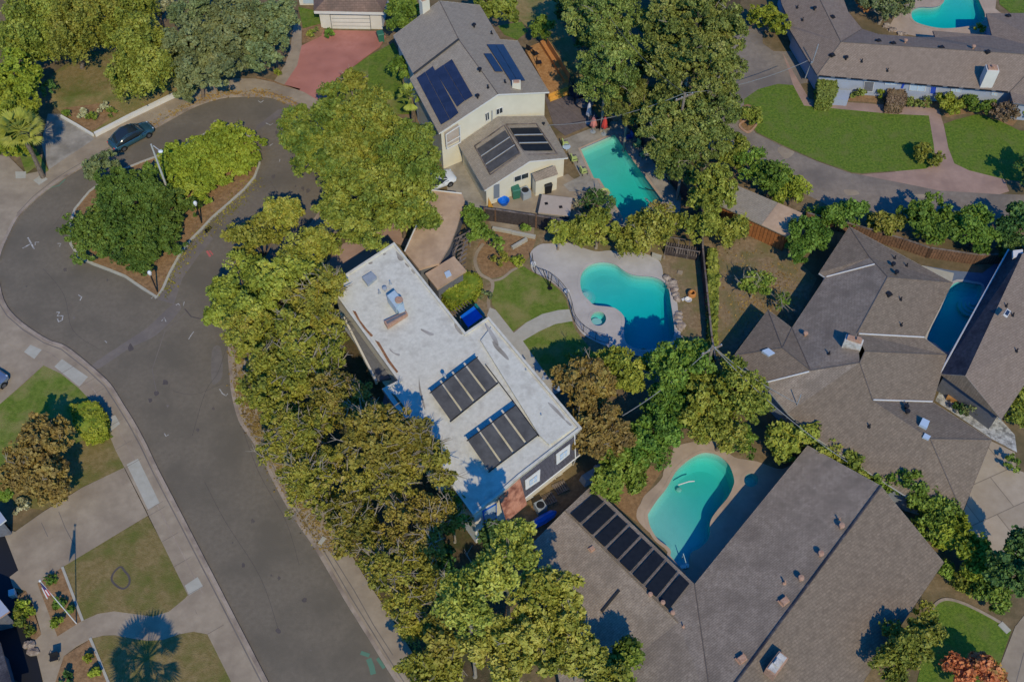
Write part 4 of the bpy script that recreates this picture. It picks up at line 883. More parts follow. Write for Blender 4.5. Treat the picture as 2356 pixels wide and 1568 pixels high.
b=MB();q=P(1188,215,5.6);b.box((q.x,q.y,3.6),(.85,.55,7.0),.05);o=b.build('chimney','cream',CH);b=MB();b.box((q.x,q.y,7.16),(.6,.35,.12),.05);b.build('chimney_cap','brick_tan',o)
for x,y,k in ((1091,63,'cap'),(1131,78,'pipe'),(1104,165,'cap'),(1123,202,'pipe'),(1099,226,'cap'),(1162,190,'pipe')): vent(CH,plR if x>1115 else plL,x,y,k,'metal_dark')
gA,gB=ci['I'],ci['H'];gA2,gB2=ci['H'],ci['G']
for q in (((1116,262),(1124,258),(1125,274),(1118,278)),((1142,252),(1155,247),(1156,258),(1142,264))): window(CH,gA,gB,q,mull=True)
# recessed balcony at the left front corner
dd=(gB-gA);dd.z=0;nn=Vector((-dd.y,dd.x,0)).normalized()
if nn.dot(-gA)<0: nn=-nn
bq=[onplane(x,y,gA,nn,.06) for x,y in ((1022,305),(1054,284),(1056,322),(1025,338))]
quadbox(CH,'balcony_recess','tub_cover',bq,.02)
b=MB()
for p,q in ((0,3),(1,2),(3,2),(0,1)): b.tube([bq[p]+nn*.35,bq[q]+nn*.35],.07,4)
m1,m2=bq[0].lerp(bq[3],.62)+nn*.35,bq[1].lerp(bq[2],.62)+nn*.35;b.tube([m1,m2],.05,4)
b.build('balcony_rail','trim_white',CH)
b=MB();p=onplane(1132,255,gA,nn,.1);q=onplane(1132,287,gA,nn,.1);b.tube([p,q],.06,5);b.build('downspout','metal_grey',CH)
lv={'a':(1054,331,2.7),'b':(1146,268,4.2),'c':(1252,266,2.7),'d':(1307,363,2.7),'e':(1219,371,4.2),'f':(1115,438,2.7)}
LH,LV,li2=house('garage_wing','cream single-storey wing with framed black pool-heating mats on both roof slopes',lv,['a b e f','b c d e'],'a b c d e f','cream',cat='house wing',roofm='roof_grey',over=.3)
pa=plane_of(LV,'abe');pb=plane_of(LV,'bcd')
s7=lambda x,y:((1150+x/7.84)*.9424,(280+y/7.84)*.9424)
array(LH,pa,[s7(720,420),s7(940,740),s7(370,1120),s7(110,650)][::-1] and [s7(110,650),s7(370,1120),s7(930,745),s7(650,290)],3,'pool_mat',lift=.1,gap=.05,bar='metal_grey',name='heating_mat',barw=.04)
array(LH,pb,[s7(740,250),s7(1010,710),s7(1570,700),s7(1270,240)],3,'pool_mat_black',lift=.1,gap=.05,bar='metal_grey',name='heating_mat',barw=.05)
b=MB()
for pl,q in ((pa,[s7(70,600),s7(370,1150),s7(940,745),s7(640,200)]),(pb,[s7(670,185),s7(1040,770),s7(1650,745),s7(1250,170)])):
    c=[onplane(x,y,pl[0],pl[1],.12) for x,y in q]
    for i in range(4): b.tube([c[i],c[(i+1)%4]],.06,4)
b.build('mat_frame','wood_grey',LH)
vent(LH,pb,*s7(1390,200),'cap','metal_dark',.7)
A_,B_=li2['f'],li2['e']
t4=lambda x,y:((1120+x/7.84)*.9424,(400+y/7.84)*.9424)
window(LH,A_,B_,[t4(665,400),t4(775,372),t4(775,640),t4(665,670)],'door_grey','trim_white','door',1.08)
window(LH,A_,B_,[t4(1065,250),t4(1325,165),t4(1325,255),t4(1065,340)],'glass_dark',mull=True,grow=1.1)
b=MB();p=onplane(*t4(1360,10),A_,nn,.1);b.tube([p,Vector((p.x,p.y,.1))],.06,5);b.build('downspout','metal_dark',LH)
# lean-to store
t=thing('lean_to_shed','small cream lean-to store with brown sloping roof against the wing','shed',P(1255,425,0))
q=[P(*t4(1400,190),2.7),P(*t4(1835,30),2.7),P(*t4(1900,205),2.1),P(*t4(1465,345),2.1)];quadbox(t,'roof','roof_low',q,.08)
b=MB();i=[q[0].lerp((q[0]+q[2])/2,.06),q[1].lerp((q[1]+q[3])/2,.06),q[2].lerp((q[0]+q[2])/2,.06),q[3].lerp((q[1]+q[3])/2,.06)];b.add([p-Vector((0,0,.05)) for p in i]+[Vector((p.x,p.y,0)) for p in i],[(k,(k+1)%4,(k+1)%4+4,k+4) for k in range(4)]);b.build('wall','cream',t)
# ================================================================== GARAGE (top)
gv={'a':(722,26,2.7),'b':(884,29,2.7),'c':(905,-60,2.7),'d':(720,-62,2.7),'e':(765,-20,4.2),'f':(850,-22,4.2)}
GH,GV,gi=house('garage','white garage with brown hipped roof at the head of the red driveway',gv,['a b f e','b c f','c d e f','d a e'],'a b c d','wall_white',cat='garage',roofm='roof_brown_far',over=.5,fascia='trim_white',fh=.35)
window(GH,gi['a'],gi['b'],[(760,34),(850,36),(853,69),(765,68)],'wall_white','siding_grey','garage_door',1.03)
gd=[o for o in col.objects if o.name.startswith('garage_door')][-1]
b=MB();a=gi['a'];d=(gi['b']-a);d.z=0;n1=Vector((-d.y,d.x,0)).normalized()
if n1.dot(-a)<0:n1=-n1
for k in range(1,4): b.tube([onplane(762+k,34+k*8.6,a,n1,.075),onplane(851+k*.6,35+k*8.6,a,n1,.075)],.018,4)
b.build('door_panel_joint','siding_grey',gd)
window(GH,gi['a'],gi['b'],[(738,28),(748,28),(749,44),(739,44)],'glass_light','trim_white') if 0 else None
t=thing('front_wing','corner of the white house wall with a window beside the garage','house',P(705,0,0));b=MB();q=P(690,12,0);q2=P(732,12,0);b.box(((q.x+q2.x)/2,q.y+.5,1.2),(q2.x-q.x,1,2.4));b.build('wall','wall_white',t)
window(t,Vector((q.x,q.y,0)),Vector((q2.x,q.y,0)),[(697,-2),(722,-2),(722,8),(698,8)],'glass_light')
# ================================================================== RANCH HOUSE (top right)
rv={'a':(1786,-40,2.6),'b':(1799,11,2.6),'c':(1821,59,2.6),'d':(1813,62,2.6),'e':(1880,173,2.6),'f':(2324,211,2.6),'g':(2331,237,2.6),'h':(2470,252,2.6),'i':(2470,30,2.6),'j':(2269,31,2.6),'k':(2282,82,2.6),'l':(2146,71,2.6),'m':(2152,86,2.6),'n':(2099,85,2.6),'o':(2022,79,2.6),'p':(1984,67,2.6),'q':(1952,28,2.6),'r':(1925,-45,2.6),
 's':(1866,-42,4.2),'t':(1935,97,4.2),'u':(2356,125,4.2),'v':(2470,130,4.2),'w':(2372,160,4.2)}
RH,RV,ri_=house('ranch_house','long low ranch house with taupe roof, blue front door and white chimney',rv,['a b c t s','c d e t','e f w u t','f g h v w','u w v','r q p t s','p o n m l k u t','k j i v u'],'a b c d e f g h i j k l m n o p q r','siding_blue',cat='house',roofm='roof_taupe',over=.55,fascia='siding_grey',planar=(('eft','uw'),('tuk','onlp'),('est','')),ridges='st tu et pt fw wu')
fA,fB=ri_['e'],ri_['f']
rT=lambda *p:D(3,0,*p)
for q,m,fr,nm in ((rT((1080,755),(1180,765),(1180,780),(1080,775)),'glass_light','trim_white','window'),(rT((1310,780),(1450,790),(1440,840),(1305,830)),'glass_light','trim_white','window'),(rT((1690,815),(1775,822),(1770,850),(1685,843)),'glass_light','trim_white','window'),
    (rT((2060,850),(2110,855),(2108,880),(2058,875)),'glass_light','trim_white','window'),(rT((1500,795),(1550,800),(1540,865),(1490,860)),'door_blue','trim_white','door'),(rT((890,750),(975,755),(960,840),(880,835)),'siding_grey','trim_white','door'),(rT((1240,765),(1262,768),(1240,815),(1222,812)),'door_blue',None,'shutter')):
    window(RH,fA,fB,q,m,fr,nm,mull=nm=='window',grow=1.1)
pf=plane_of(RV,'eft');pbk=plane_of(RV,'put');pw=plane_of(RV,'bct')
o=P(2268,191,2.9);b=MB();b.box((o.x,o.y,3.7),(1.25,1.0,2.4),-.06);cw=b.build('chimney','wall_white',RH);b=MB();b.box((o.x,o.y,4.96),(1.0,.7,.14),-.06);b.tube([(o.x,o.y,4.9),(o.x,o.y,5.25)],.2,8);b.build('chimney_pot','brick_tan',cw)
for (x,y),k in zip(rT((590,510),(715,550),(862,570),(1098,655)),('box','cap','pipe','pipe')): vent(RH,pf,x,y,k,'metal_dark')
for (x,y),k in zip(rT((1015,380),(1150,403),(1260,395),(1595,440),(1885,450),(2020,480),(2210,150)),('box','box','cap','box','cap','box','box')): vent(RH,pbk,x,y,k,'brick_tan' if k=='cap' else 'metal_dark')
for (x,y),k in zip(rT((270,75),(425,95),(317,190),(590,160)),('pipe','cap','pipe','box')): vent(RH,pw,x,y,k,'metal_dark')
b=MB()
for k in range(12): q=RV['e'].lerp(RV['f'],(k+.5)/12);b.box((q.x,q.y-.02,q.z-.04),(1.2,.16,.1),math.atan2((RV['f']-RV['e']).y,(RV['f']-RV['e']).x))
b.build('gutter','metal_dark',RH)
# service mast on the roof corner
b=MB();p=P(1856,190,0);b.tube([(p.x,p.y,2.4),(p.x+.1,p.y,5.2)],.05,6);b.tube([(p.x-.3,p.y,.6),(p.x-.1,p.y,2.9)],.06,6);b.build('service_mast','metal_grey',RH)
# far-left dark-roofed corner seen bottom left
hv_={'a':(-60,1165,2.7),'b':(-14,1440,2.7),'c':(33,1600,2.7),'d':(-160,1640,2.7),'e':(-200,1200,2.7)}
# low roof slab shaded house at bottom left
HL,_,_=house('bungalow','dark-roofed bungalow corner cut off at the bottom left edge',{'a':(-90,1440,2.7),'b':(0,1476,2.7),'c':(34,1600,2.7),'d':(-120,1640,2.7)},['a b c d'],'a b c d','siding_grey',roofm='roof_dark',fascia='brick_tan',over=.4)
HL2,_,_=house('bungalow','small blue-grey roofed porch corner on the left edge by the planting bed',{'a':(-90,1340,2.7),'b':(0,1378,2.7),'c':(22,1405,2.7),'d':(0,1420,2.7),'e':(-90,1440,2.7)},['a b c d e'],'a b c d e','siding_grey',roofm='siding_blue',fascia='brick_tan',over=.3)
HL3,_,_=house('bungalow','pale grey roof corner on the left edge above the wide driveway',{'a':(-60,1160,2.5),'b':(0,1176,2.5),'c':(14,1195,2.5),'d':(0,1206,2.5),'e':(-60,1215,2.5)},['a b c d e'],'a b c d e','siding_grey',roofm='siding_blue',over=.3)
# ================================================================== BROWN GABLED HOUSE (bottom right)
bv={'A':(1858,1024,2.7),'B':(2027,1117,4.0),'C':(2172,1293,2.7),'D':(2012,1528,2.7),'E':(1940,1640,2.7),'F':(1640,1640,4.0),'G':(1598,1343,2.7),'H':(1362,1116,2.7),'I':(1300,1174,3.5),'J':(1228,1246,2.7),'K':(1560,1430,3.5),'L':(1300,1640,2.7)}
BH,BV,bi=house('brown_house','big brown shingle-roofed house with a row of black pool-heating mats, bottom right',bv,[(('A B F G'.split()),'roof_low'),('B C D E F'.split(),'roof_brown'),(('G K I H'.split()),'roof_low'),('I J L F K'.split(),'roof_low'),('G F K'.split(),'roof_low')],'A B C D E F L J I H G','cream',over=.45,planar=(('AGB','F'),('BCF','DE'),('GHI','K'),('IJK','L')),ridges='BF GF IK')
ph=plane_of(BV,'IHG')
array(BH,ph,[(1309,1178),(1362,1128),(1592,1342),(1543,1406)][0:1]+[(1543,1406),(1590,1346),(1364,1131)],8,'pool_mat_black',lift=.1,gap=.035,bar='wood_grey',name='heating_mat',barw=.05)
pe=plane_of(BV,'ABG');pE=plane_of(BV,'BCE');pS=plane_of(BV,'IJL')
for (x,y),k in zip(D(3,3,(650,85),(668,150),(478,405),(150,660),(295,630)),('pipe','cap','cap','pipe','cap')): vent(BH,pe,x,y,k,'brick_tan',1.1)
for (x,y) in D(3,3,(150,830))+D(2,3,(2115,1360)): vent(BH,pe,x,y,'box','brick_tan',1.3)
for (x,y),k in zip(D(2,3,(735,345),(1270,775),(1385,850),(1475,945),(1575,1060)),('box','cap','cap','cap','pipe')): vent(BH,pS,x,y,k,'brick_tan',.85)
b=MB();o=onplane(*D(3,3,(60,1440))[0],*pE);b.box((o.x,o.y,o.z+.3),(1.7,.8,1.4),.85);cw=b.build('chimney','brick_tan',BH);b=MB();b.box((o.x,o.y,o.z+1.03),(1.5,.6,.1),.85);b.box((o.x,o.y,o.z+1.1),(.5,.4,.2),.85);b.build('chimney_cap','stone_white',cw)
b=MB();q=[rhit(BH,x,y)+Vector((0,0,.03)) for x,y in ((1425,1357),(1405,1381),(1384,1407))];b.tube(q,.13,4);b.build('ridge_step','black',BH)
b=MB();q0,q1=onplane(1663,1348,*ph) if 0 else BV['I'],BV['K'];b.tube([q0+Vector((0,0,.03)),q1+Vector((0,0,.03))],.06,4);b.build('ridge_cap','roof_brown',BH)
b=MB();b.tube([BV['B']+Vector((0,0,.02)),BV['F']+Vector((0,0,.02))],.09,5);b.tube([BV['G'],BV['F']],.05,4);b.build('ridge_cap','roof_dark',BH)
# ================================================================== HIPPED HOUSE (right)
hv={'a':(1954,521,2.7),'b':(1884,628,2.7),'c':(1899,638,2.7),'l':(1822,754,2.7),'m':(1767,712,2.7),'n':(1688,818,2.7),'o':(1757,884,2.7),'p':(1812,950,2.7),'q':(1868,1000,2.7),'r':(1950,1055,2.7),'s':(2100,1150,2.7),'t':(2214,1180,2.7),'u':(2282,1011,2.7),'v':(2147,925,2.7),'w':(2179,816,2.7),'x':(2127,777,2.7),'d':(2192,650,2.7),
 'R':(2001,592,4.0),'S':(2042,637,4.4),'T':(1972,766,4.4),'U':(1990,808,4.4),'V':(1978,834,4.4),'W':(2140,1009,4.2),'X':(1800,800,3.8),'Y':(1865,852,3.6),'Z':(2008,921,4.0)}
HH,HV,hi_=house('hipped_house','rambling brown house with many hipped roof faces and a white stone chimney',hv,['a b c R',('c R S T V Y l'.split(),'roof_low'),'a R S d','S d x T',"T x w U",'U w v Z V','l Y X m','m X n','n X Y o',('o Y V p'.split(),'roof_low'),'p V Z W q','q W r','r W s','s W t','t W u','u W Z v'],'a b c l m n o p q r s t u v w x d','siding_blue',cat='house',roofm='roof_brown',over=.5,planar=(('lcS','RTVY'),('STd','x'),('TUw','x'),('wvV','UZ'),('VZr','WpqYo')),ridges='aR RS ST UV VZ Sd Uw lY lX mX nX XY VY Wu Wt')  # the dark tube on ST draws a shadow line along that roof edge
for a,c in (((1901,637),(2012,608)),((1976,768),(2126,776)),((1861,855),(1762,880)),((2009,920),(2145,924))):
    pts=[]
    for k in range(7):
        x,y=a[0]+(c[0]-a[0])*k/6,a[1]+(c[1]-a[1])*k/6;q=rhit(HH,x,y)
        if q: pts.append(q+Vector((0,0,.05)))
    b=MB();b.tube(pts,.06,4);b.build('white_flashing','trim_white',HH)
pt=plane_of(HV,'STV');pq=plane_of(HV,'SdT');pz=plane_of(HV,'WtZ') if 0 else (HV['W'],Vector((0,0,1)))
o=P(1955,806,3.9);b=MB();b.box((o.x,o.y,4.4),(1.5,.8,2.0),-.42);cw=b.build('chimney','stone_white',HH);b=MB();b.box((o.x,o.y,5.55),(1.2,.5,.12),-.42);b.box((o.x+.3,o.y-.1,5.7),(.35,.3,.3),-.42);b.build('chimney_cap','brick_tan',cw)
for (x,y),k in zip(D(3,1,(1110,1140),(1220,1190),(1225,1425),(1165,810),(1275,880),(1145,880),(1175,955),(340,1520)),('box','pipe','pipe','pipe','pipe','cap','cap','cap')): vent(HH,pq,x,y,k,'brick_tan' if x<1900 else 'metal_dark')
for (x,y),k in zip(D(3,2,(930,790),(1265,620),(1275,665),(1275,590),(560,120)),('pipe','cap','cap','pipe','pipe')): vent(HH,pz,x,y,k,'metal_dark')
for q in (D(3,2,(1425,705),(1490,735),(1465,800),(1395,765)),D(3,2,(1445,845),(1500,875),(1480,905),(1425,880))):
    c=W(q,4.4);b=MB();b.prism(c,3.7,4.4);b.build('skylight','glass_light',HH)
c=W([(1753,806),(1768,800),(1784,812),(1769,818)],3.6);b=MB();b.prism(c,3.2,3.6);b.build('skylight','glass_light',HH)
# east wing
ev={'a':(2320,575,2.6),'b':(2352,584,4.3),'c':(2440,540,2.6),'d':(2440,760,2.6),'e':(2304,965,2.6),'f':(2221,864,4.3),'g':(2162,860,2.6)}
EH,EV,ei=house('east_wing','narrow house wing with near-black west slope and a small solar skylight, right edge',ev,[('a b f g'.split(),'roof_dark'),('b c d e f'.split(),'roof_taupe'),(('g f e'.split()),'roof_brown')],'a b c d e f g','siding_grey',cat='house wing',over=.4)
pE2=plane_of(EV,'bcd')
b=MB();b.tube([EV['a']+Vector((0,0,.05)),EV['g']+Vector((0,0,.05))],.09,5);b.build('gutter','trim_white',EH)
c=[onplane(x,y,pE2[0],pE2[1],.12) for x,y in D(3,1,(2195,1275),(2228,1300),(2195,1355),(2160,1330))];o=quadbox(EH,'skylight','trim_white',c,.1);ce=sum(c,Vector())/4;quadbox(o,'solar_pane','pv_dark',[ce+(q-ce)*.7+pE2[1]*.11 for q in c],.02)
for (x,y),k in zip(D(3,1,(2190,1250),(2250,1335))+D(3,2,(2285,95)),('pipe','pipe','pipe')): vent(EH,pE2,x,y,k,'metal_dark')
b=MB();b.prism(W(D(3,1,(2255,735),(2345,725),(2350,790),(2258,800)),3.9),3.6,3.9);b.build('skylight','trim_white',EH)
# courtyard wall with square opening
t=thing('courtyard_planter','square tan planter with pale gravel in the little courtyard','planter',P(2197,910,0));b=MB();b.prism(W(D(3,2,(1690,430),(1810,490),(1770,570),(1650,510)),.5),0,.5);b.build('planter_box','wood_orange',t)
# long shed roof by the fence
t=flatroof('long_shed','long low shed with grey and tan roof between the driveway hedge and dirt yard',[(1685,422),(1846,490),(1815,546),(1655,472)],2.5,'roof_grey',.14,'fence_orange','shed',.3)
b=MB();b.prism(W([(1790,466),(1846,490),(1815,546),(1752,517)],2.53),2.505,2.53);b.build('tan_roof_sheet','roof_tan',t)
# small wooden ramp, steps
t=thing('wooden_ramp','small grey slatted wooden ramp with rails above the kidney pool','ramp',P(1573,573,0));b=MB();b.prism(W([(1535,557),(1611,570),(1607,592),(1530,578)],.5),0,.5);b.build('deck_base','fence_dark',t);b=MB()
p0,p1,p2,p3=P(1535,557,.6),P(1611,570,.6),P(1607,592,.5),P(1530,578,.5)
for k in range(15): b.tube([p0.lerp(p1,k/14),p3.lerp(p2,k/14)],.06,4)
b.build('slats','wood_grey',t);b=MB()
for a,c in ((p0,p1),(p3,p2)):
    b.tube([a+Vector((0,0,.8)),c+Vector((0,0,.8))],.05,4)
    for k in range(4): q=a.lerp(c,k/3);b.tube([(q.x,q.y,0),(q.x,q.y,1.4)],.05,4)
b.build('rail','wood_grey',t)
b=MB();b.prism(W([(1501,580),(1523,587),(1521,594),(1500,586)],.4),0,.4);tag(b.build('garden_step','concrete_light'),'white concrete step block beside the wooden ramp','step')
for q,l in ((D(2,1,(1530,915),(1575,925),(1565,960),(1520,945)),'square stone paver lying in the brown soil right of the pool'),(D(2,1,(1395,780),(1412,785),(1410,812),(1390,808)),'tiny tan block near the white step')):
    b=MB();b.prism(W(q,.12),0,.12);tag(b.build('paver','concrete'),l,'paver')
# ================================================================== VEHICLES
def car(name,label,x,y,x2,y2,bm,rz_flip=0,L=4.8,Wd=1.98,Hh=1.6,group=None,glass='glass_dark'):
    p,q=P(x,y,.7),P(x2,y2,.7);a=math.atan2(q.y-p.y,q.x-p.x);c=(p+q)/2
    t=thing(name,label,'car',(c.x,c.y,0),group,rz=a)
    M=lambda v:(c.x+v[0]*math.cos(a)-v[1]*math.sin(a),c.y+v[0]*math.sin(a)+v[1]*math.cos(a),v[2])
    st=[(-.5,.62,.42,.72),(-.485,.86,.30,.86),(-.42,.95,.24,.93),(-.25,1,.22,.97),(0,1,.22,.95),(.22,1,.22,.93),(.38,.96,.24,.84),(.46,.88,.28,.74),(.5,.66,.40,.62)]
    b=MB();vs=[];w=Wd/2
    for s,k,z0,z1 in st:
        h=[(-w*k*.86,z0),(-w*k,z0+.18),(-w*k*.99,z1*.72),(-w*k*.86,z1-.03),(-w*k*.45,z1+.02),(w*k*.45,z1+.02),(w*k*.86,z1-.03),(w*k*.99,z1*.72),(w*k,z0+.18),(w*k*.86,z0)]
        vs+=[M((s*L,yy,zz)) for yy,zz in h]
    n=10;fs=[(i*n+k,i*n+(k+1)%n,(i+1)*n+(k+1)%n,(i+1)*n+k) for i in range(len(st)-1) for k in range(n)]+[tuple(range(n)),tuple((len(st)-1)*n+k for k in range(n))]
    b.add(vs,fs);b.build('body',bm,t,smooth=True)
    gh=[(-.44,.72,.9,.94),(-.30,.80,1.3,.99),(-.12,.80,Hh-.04,.99),(.06,.80,Hh-.02,.98),(.14,.80,1.36,.96),(.29,.76,.92,.90)]
    b=MB();vs=[]
    for s,k,z1,z0 in gh:
        z0=.86;h=[(-w*.93,z0),(-w*k*.93,max(z0,z1-.06)),(-w*k*.7,max(z0,z1)),(w*k*.7,max(z0,z1)),(w*k*.93,max(z0,z1-.06)),(w*.93,z0)];vs+=[M((s*L,yy,zz)) for yy,zz in h]
    n=6;fs=[(i*n+k,i*n+(k+1)%n,(i+1)*n+(k+1)%n,(i+1)*n+k) for i in range(len(gh)-1) for k in range(n)]+[tuple(range(n)),tuple((len(gh)-1)*n+k for k in range(n))]
    b.add(vs,fs);b.build('windows',glass,t,smooth=True)
    b=MB();vs=[]
    for s,k,z1 in ((-.27,.66,1.36),(-.12,.68,Hh+.0),(.05,.68,Hh+.01),(.13,.66,1.41)): vs+=[M((s*L,-w*k,z1-.03)),M((s*L,0,z1+.03)),M((s*L,w*k,z1-.03))]
    b.add(vs,[(i*3+j,i*3+j+1,i*3+j+4,i*3+j+3) for i in range(3) for j in range(2)]);b.build('roof',bm if bm=='car_white' else 'glass_dark',t,smooth=True)
    b=MB()
    for sy in (-1,1):
        b.tube([M((.29*L,sy*w*.74,.93)),M((.13*L,sy*w*.70,1.38)),M((-.12*L,sy*w*.72,Hh)),M((-.3*L,sy*w*.70,1.32)),M((-.44*L,sy*w*.68,.95))],.04,5)
    b.build('roof_pillar',bm,t)
    for sx in (-.31,.31):
        for sy in (-1,1):
            b=MB();b.tube([M((sx*L,sy*(w-.22),.34)),M((sx*L,sy*(w+.01),.34))],.35,16);o=b.build('wheel','tyre',t)
            b=MB();b.tube([M((sx*L,sy*(w-.1),.34)),M((sx*L,sy*(w+.03),.34))],.2,10);b.build('rim','rim',o)
    for sy in (-1,1):
        b=MB();b.sphere(M((.465*L,sy*w*.62,.66)),.13,8,sq=(1,1.2,.6));b.build('headlight','glass_light',t)
        b=MB();b.sphere(M((-.48*L,sy*w*.66,.76)),.12,8,sq=(1,1.2,.5));b.build('tail_light','umbrella_red',t)
        b=MB();b.box(M((.15*L,sy*(w+.1),.96)),(.18,.2,.13),a);b.build('side_mirror',bm,t)
    return t
car('parked_car','glossy dark blue-grey hatchback parked by the white garden wall on the cul-de-sac',255,335,346,286,'car_blue')
car('parked_car','white car half hidden under the big round tree on the cream house drive',948,434,1044,398,'car_white',L=4.7)
car('parked_car','silver car cut off by the left edge on the upper driveway',-74,925,-12,870,'car_silver')
# ================================================================== SMALL THINGS
def street_lamp():
    t0=P(347.5,332,7.6);t=thing('street_lamp','pale tall street lamp with a single curved arm on the planted island','street lamp',(t0.x,t0.y,0))
    b=MB();b.tube([(t0.x,t0.y,0),(t0.x,t0.y,3.5),(t0.x,t0.y,7.6)],[.13,.11,.08],8);b.build('pole','pole_grey',t)
    h=P(366,345,7.6);d=(h-t0);b=MB();b.tube([t0-Vector((0,0,.35)),t0+d*.35+Vector((0,0,.05)),t0+d*.75,h-Vector((0,0,.0))],.05,6);b.build('arm','pole_grey',t)
    b=MB();b.sphere(h+d.normalized()*.2-Vector((0,0,.05)),.22,10,sq=(1.1,1.0,.6));b.build('lamp_head','lamp_white',t)
street_lamp()
def post_lamp(label,x,y):
    h=P(x,y,2.9);t=thing('post_lamp',label,'lamp post',(h.x,h.y,0),'short lamp posts on the planted island');b=MB();b.tube([(h.x,h.y,0),(h.x,h.y,2.7)],.07,8);b.build('post','metal_dark',t)
    b=MB();b.lathe((h.x,h.y,2.6),[(.12,0),(.2,.3),(.16,.45),(.05,.55),(0,.56)],10);b.build('lantern','lamp_white',t)
post_lamp('short lamp post with white lantern near the pointed tip of the island',344,627);post_lamp('short lamp post with white lantern on the right side of the island',449,467)
# flag
b0_=P(92.5,1336,8.0);t=thing('flagpole','white flagpole with drooping striped flag in the brown planting bed','flagpole',(b0_.x,b0_.y,0))
b=MB();b.tube([(b0_.x,b0_.y,0),(b0_.x,b0_.y,8)],[.05,.03],8);b.sphere((b0_.x,b0_.y,8.05),.1,8);b.build('pole','trim_white',t)
b=MB();nr,nc=8,8;vs=[]
for i in range(nr+1):
    for j in range(nc+1):
        u,v=i/nr,j/nc;vs.append((b0_.x-.02-v*.42*(.5+.5*u)+.06*math.sin(v*9+u*2),b0_.y-.12*math.sin(v*8),7.75-u*2.0-v*v*.7))
fs=[];mi_=[]
for i in range(nr):
    for j in range(nc):
        fs.append((i*(nc+1)+j,i*(nc+1)+j+1,(i+1)*(nc+1)+j+1,(i+1)*(nc+1)+j));
        mi_.append(2 if (i<4 and j<3) else (j%2))
for f_,m_ in zip(fs,mi_): b.add([vs[k] for k in f_],[(0,1,2,3)],m_)
b.build('flag',['flag_red','flag_white','flag_blue'],t)
def utility(label,x,y,z,cross=True,lean=0):
    h=P(x,y,z);t=thing('utility_pole',label,'utility pole',(h.x,h.y,0));b=MB();b.tube([(h.x,h.y,0),(h.x,h.y,z)],[.17,.12],8);b.build('pole','pole_wood',t)
    if cross: b=MB();b.box((h.x,h.y,z-.5),(2.0,.12,.14),.5);b.build('crossarm','pole_wood',t)
    b=MB()
    for k in (-.9,-.3,.3,.9): b.sphere((h.x+k*math.cos(.5),h.y+k*math.sin(.5),z-.36),.07,6)
    b.build('insulator','metal_grey',t);return h
u1=utility('bare wooden utility pole standing among the tall conifers',1576,214,11.0);u2=utility('utility pole rising out of the hedge where the cables meet, centre right',1640,796,8.5)
def wire(label,a,c,sag,m='wire',r=.03):
    b=MB();n=16;b.tube([a.lerp(c,k/n)-Vector((0,0,sag*4*(k/n)*(1-k/n))) for k in range(n+1)],r,4,cap=False);tag(b.build('cable',m),label,'cable')
wire('cable from the conifer pole to the cream wing roof',u1,P(1264,288,3.2),.9);wire('cable from the conifer pole to the ranch house mast',u1,P(1858,140,5.2),.8)
wire('cable from the hedge pole down-left over the green tree',u2,P(1432,956,5.5),.7);wire('cable from the hedge pole along the brown roof hedge',u2,P(1950,1062,5.0),.8);wire('cable from the hedge pole to the roof mast of the hipped house',u2,P(1836,928,5.0),.5)
wire('thin dark cable running through the conifers above the pole',u1,P(1370,-10,12),1.2,'wire_dark',.022)
b=MB();p=P(1836,925,3.6);b.tube([p-Vector((0,0,.5)),p+Vector((0,0,1.2))],.04,5);o=b.build('service_mast','metal_grey',HH)
# fences
def fence(name,label,px,h,m,post=2.4,pm='fence_brown',th=.06,cap=None,cat='fence',z0=0):
    w=W(px,0);c=sum(w,Vector())/len(w);t=thing(name,label,cat,(c.x,c.y,0));b=MB()
    for i in range(len(w)-1):
        a,d=w[i],w[i+1];e=d-a;mdl=(a+d)/2;b.box((mdl.x,mdl.y,z0+(h)/2),(e.length,th,h),math.atan2(e.y,e.x))
    b.build('fence_panel',m,t)
    for i in range(len(w)-1):
        a,d=w[i],w[i+1];k=max(1,int((d-a).length/post))
        for j in range(k+(i==len(w)-2)): q=a.lerp(d,j/k);b=MB();b.box((q.x,q.y,(h+.12)/2),(.13,.13,h+.12));b.build('post',pm,t)
    if cap:
        b=MB()
        for i in range(len(w)-1):
            a,d=w[i],w[i+1];e=d-a;mdl=(a+d)/2;b.box((mdl.x,mdl.y,h+.04),(e.length,.16,.06),math.atan2(e.y,e.x))
        b.build('cap_rail',cap,t)
    return t
fence('fence','dark screened fence with thin posts between cream house yard and garden beds',[(1115,507),(1140,510),(1233,524),(1330,541)],1.75,'fence_dark',cap='wood_grey')
fence('fence','brown board fence behind the rectangular pool and olive trees',[(1330,541),(1440,545),(1530,556)],1.5,'fence_brown',cap='wood_grey')
fence('fence','long dark wooden fence along the shaded strip right of the kidney pool',[(1608,470),(1612,600),(1622,700),(1632,800),(1640,850)],1.6,'fence_dark',cap='wood_grey')
fence('fence','brown fence below the curved driveway behind the laurel hedge',[(1850,512),(1960,540),(2070,572),(2130,592),(2240,608),(2330,606)],1.4,'fence_brown',cap='wood_grey')
fence('fence','weathered brown fence along the conifer row beside the striped patio',[(1340,150),(1420,262),(1450,300),(1530,400),(1585,470)],1.6,'fence_dark')
t=thing('pool_fence','thin black iron safety fence curving along the white pool deck','fence',P(1270,660,0))
pl=W(cat_rom([(1224,600),(1232,630),(1262,642),(1285,660),(1305,685),(1315,712),(1322,740),(1342,764),(1370,782),(1400,792)],4,False),0);b=MB()
b.tube([p+Vector((0,0,1.1)) for p in pl],.022,4);b.tube([p+Vector((0,0,.15)) for p in pl],.018,4);b.build('rail','black',t)
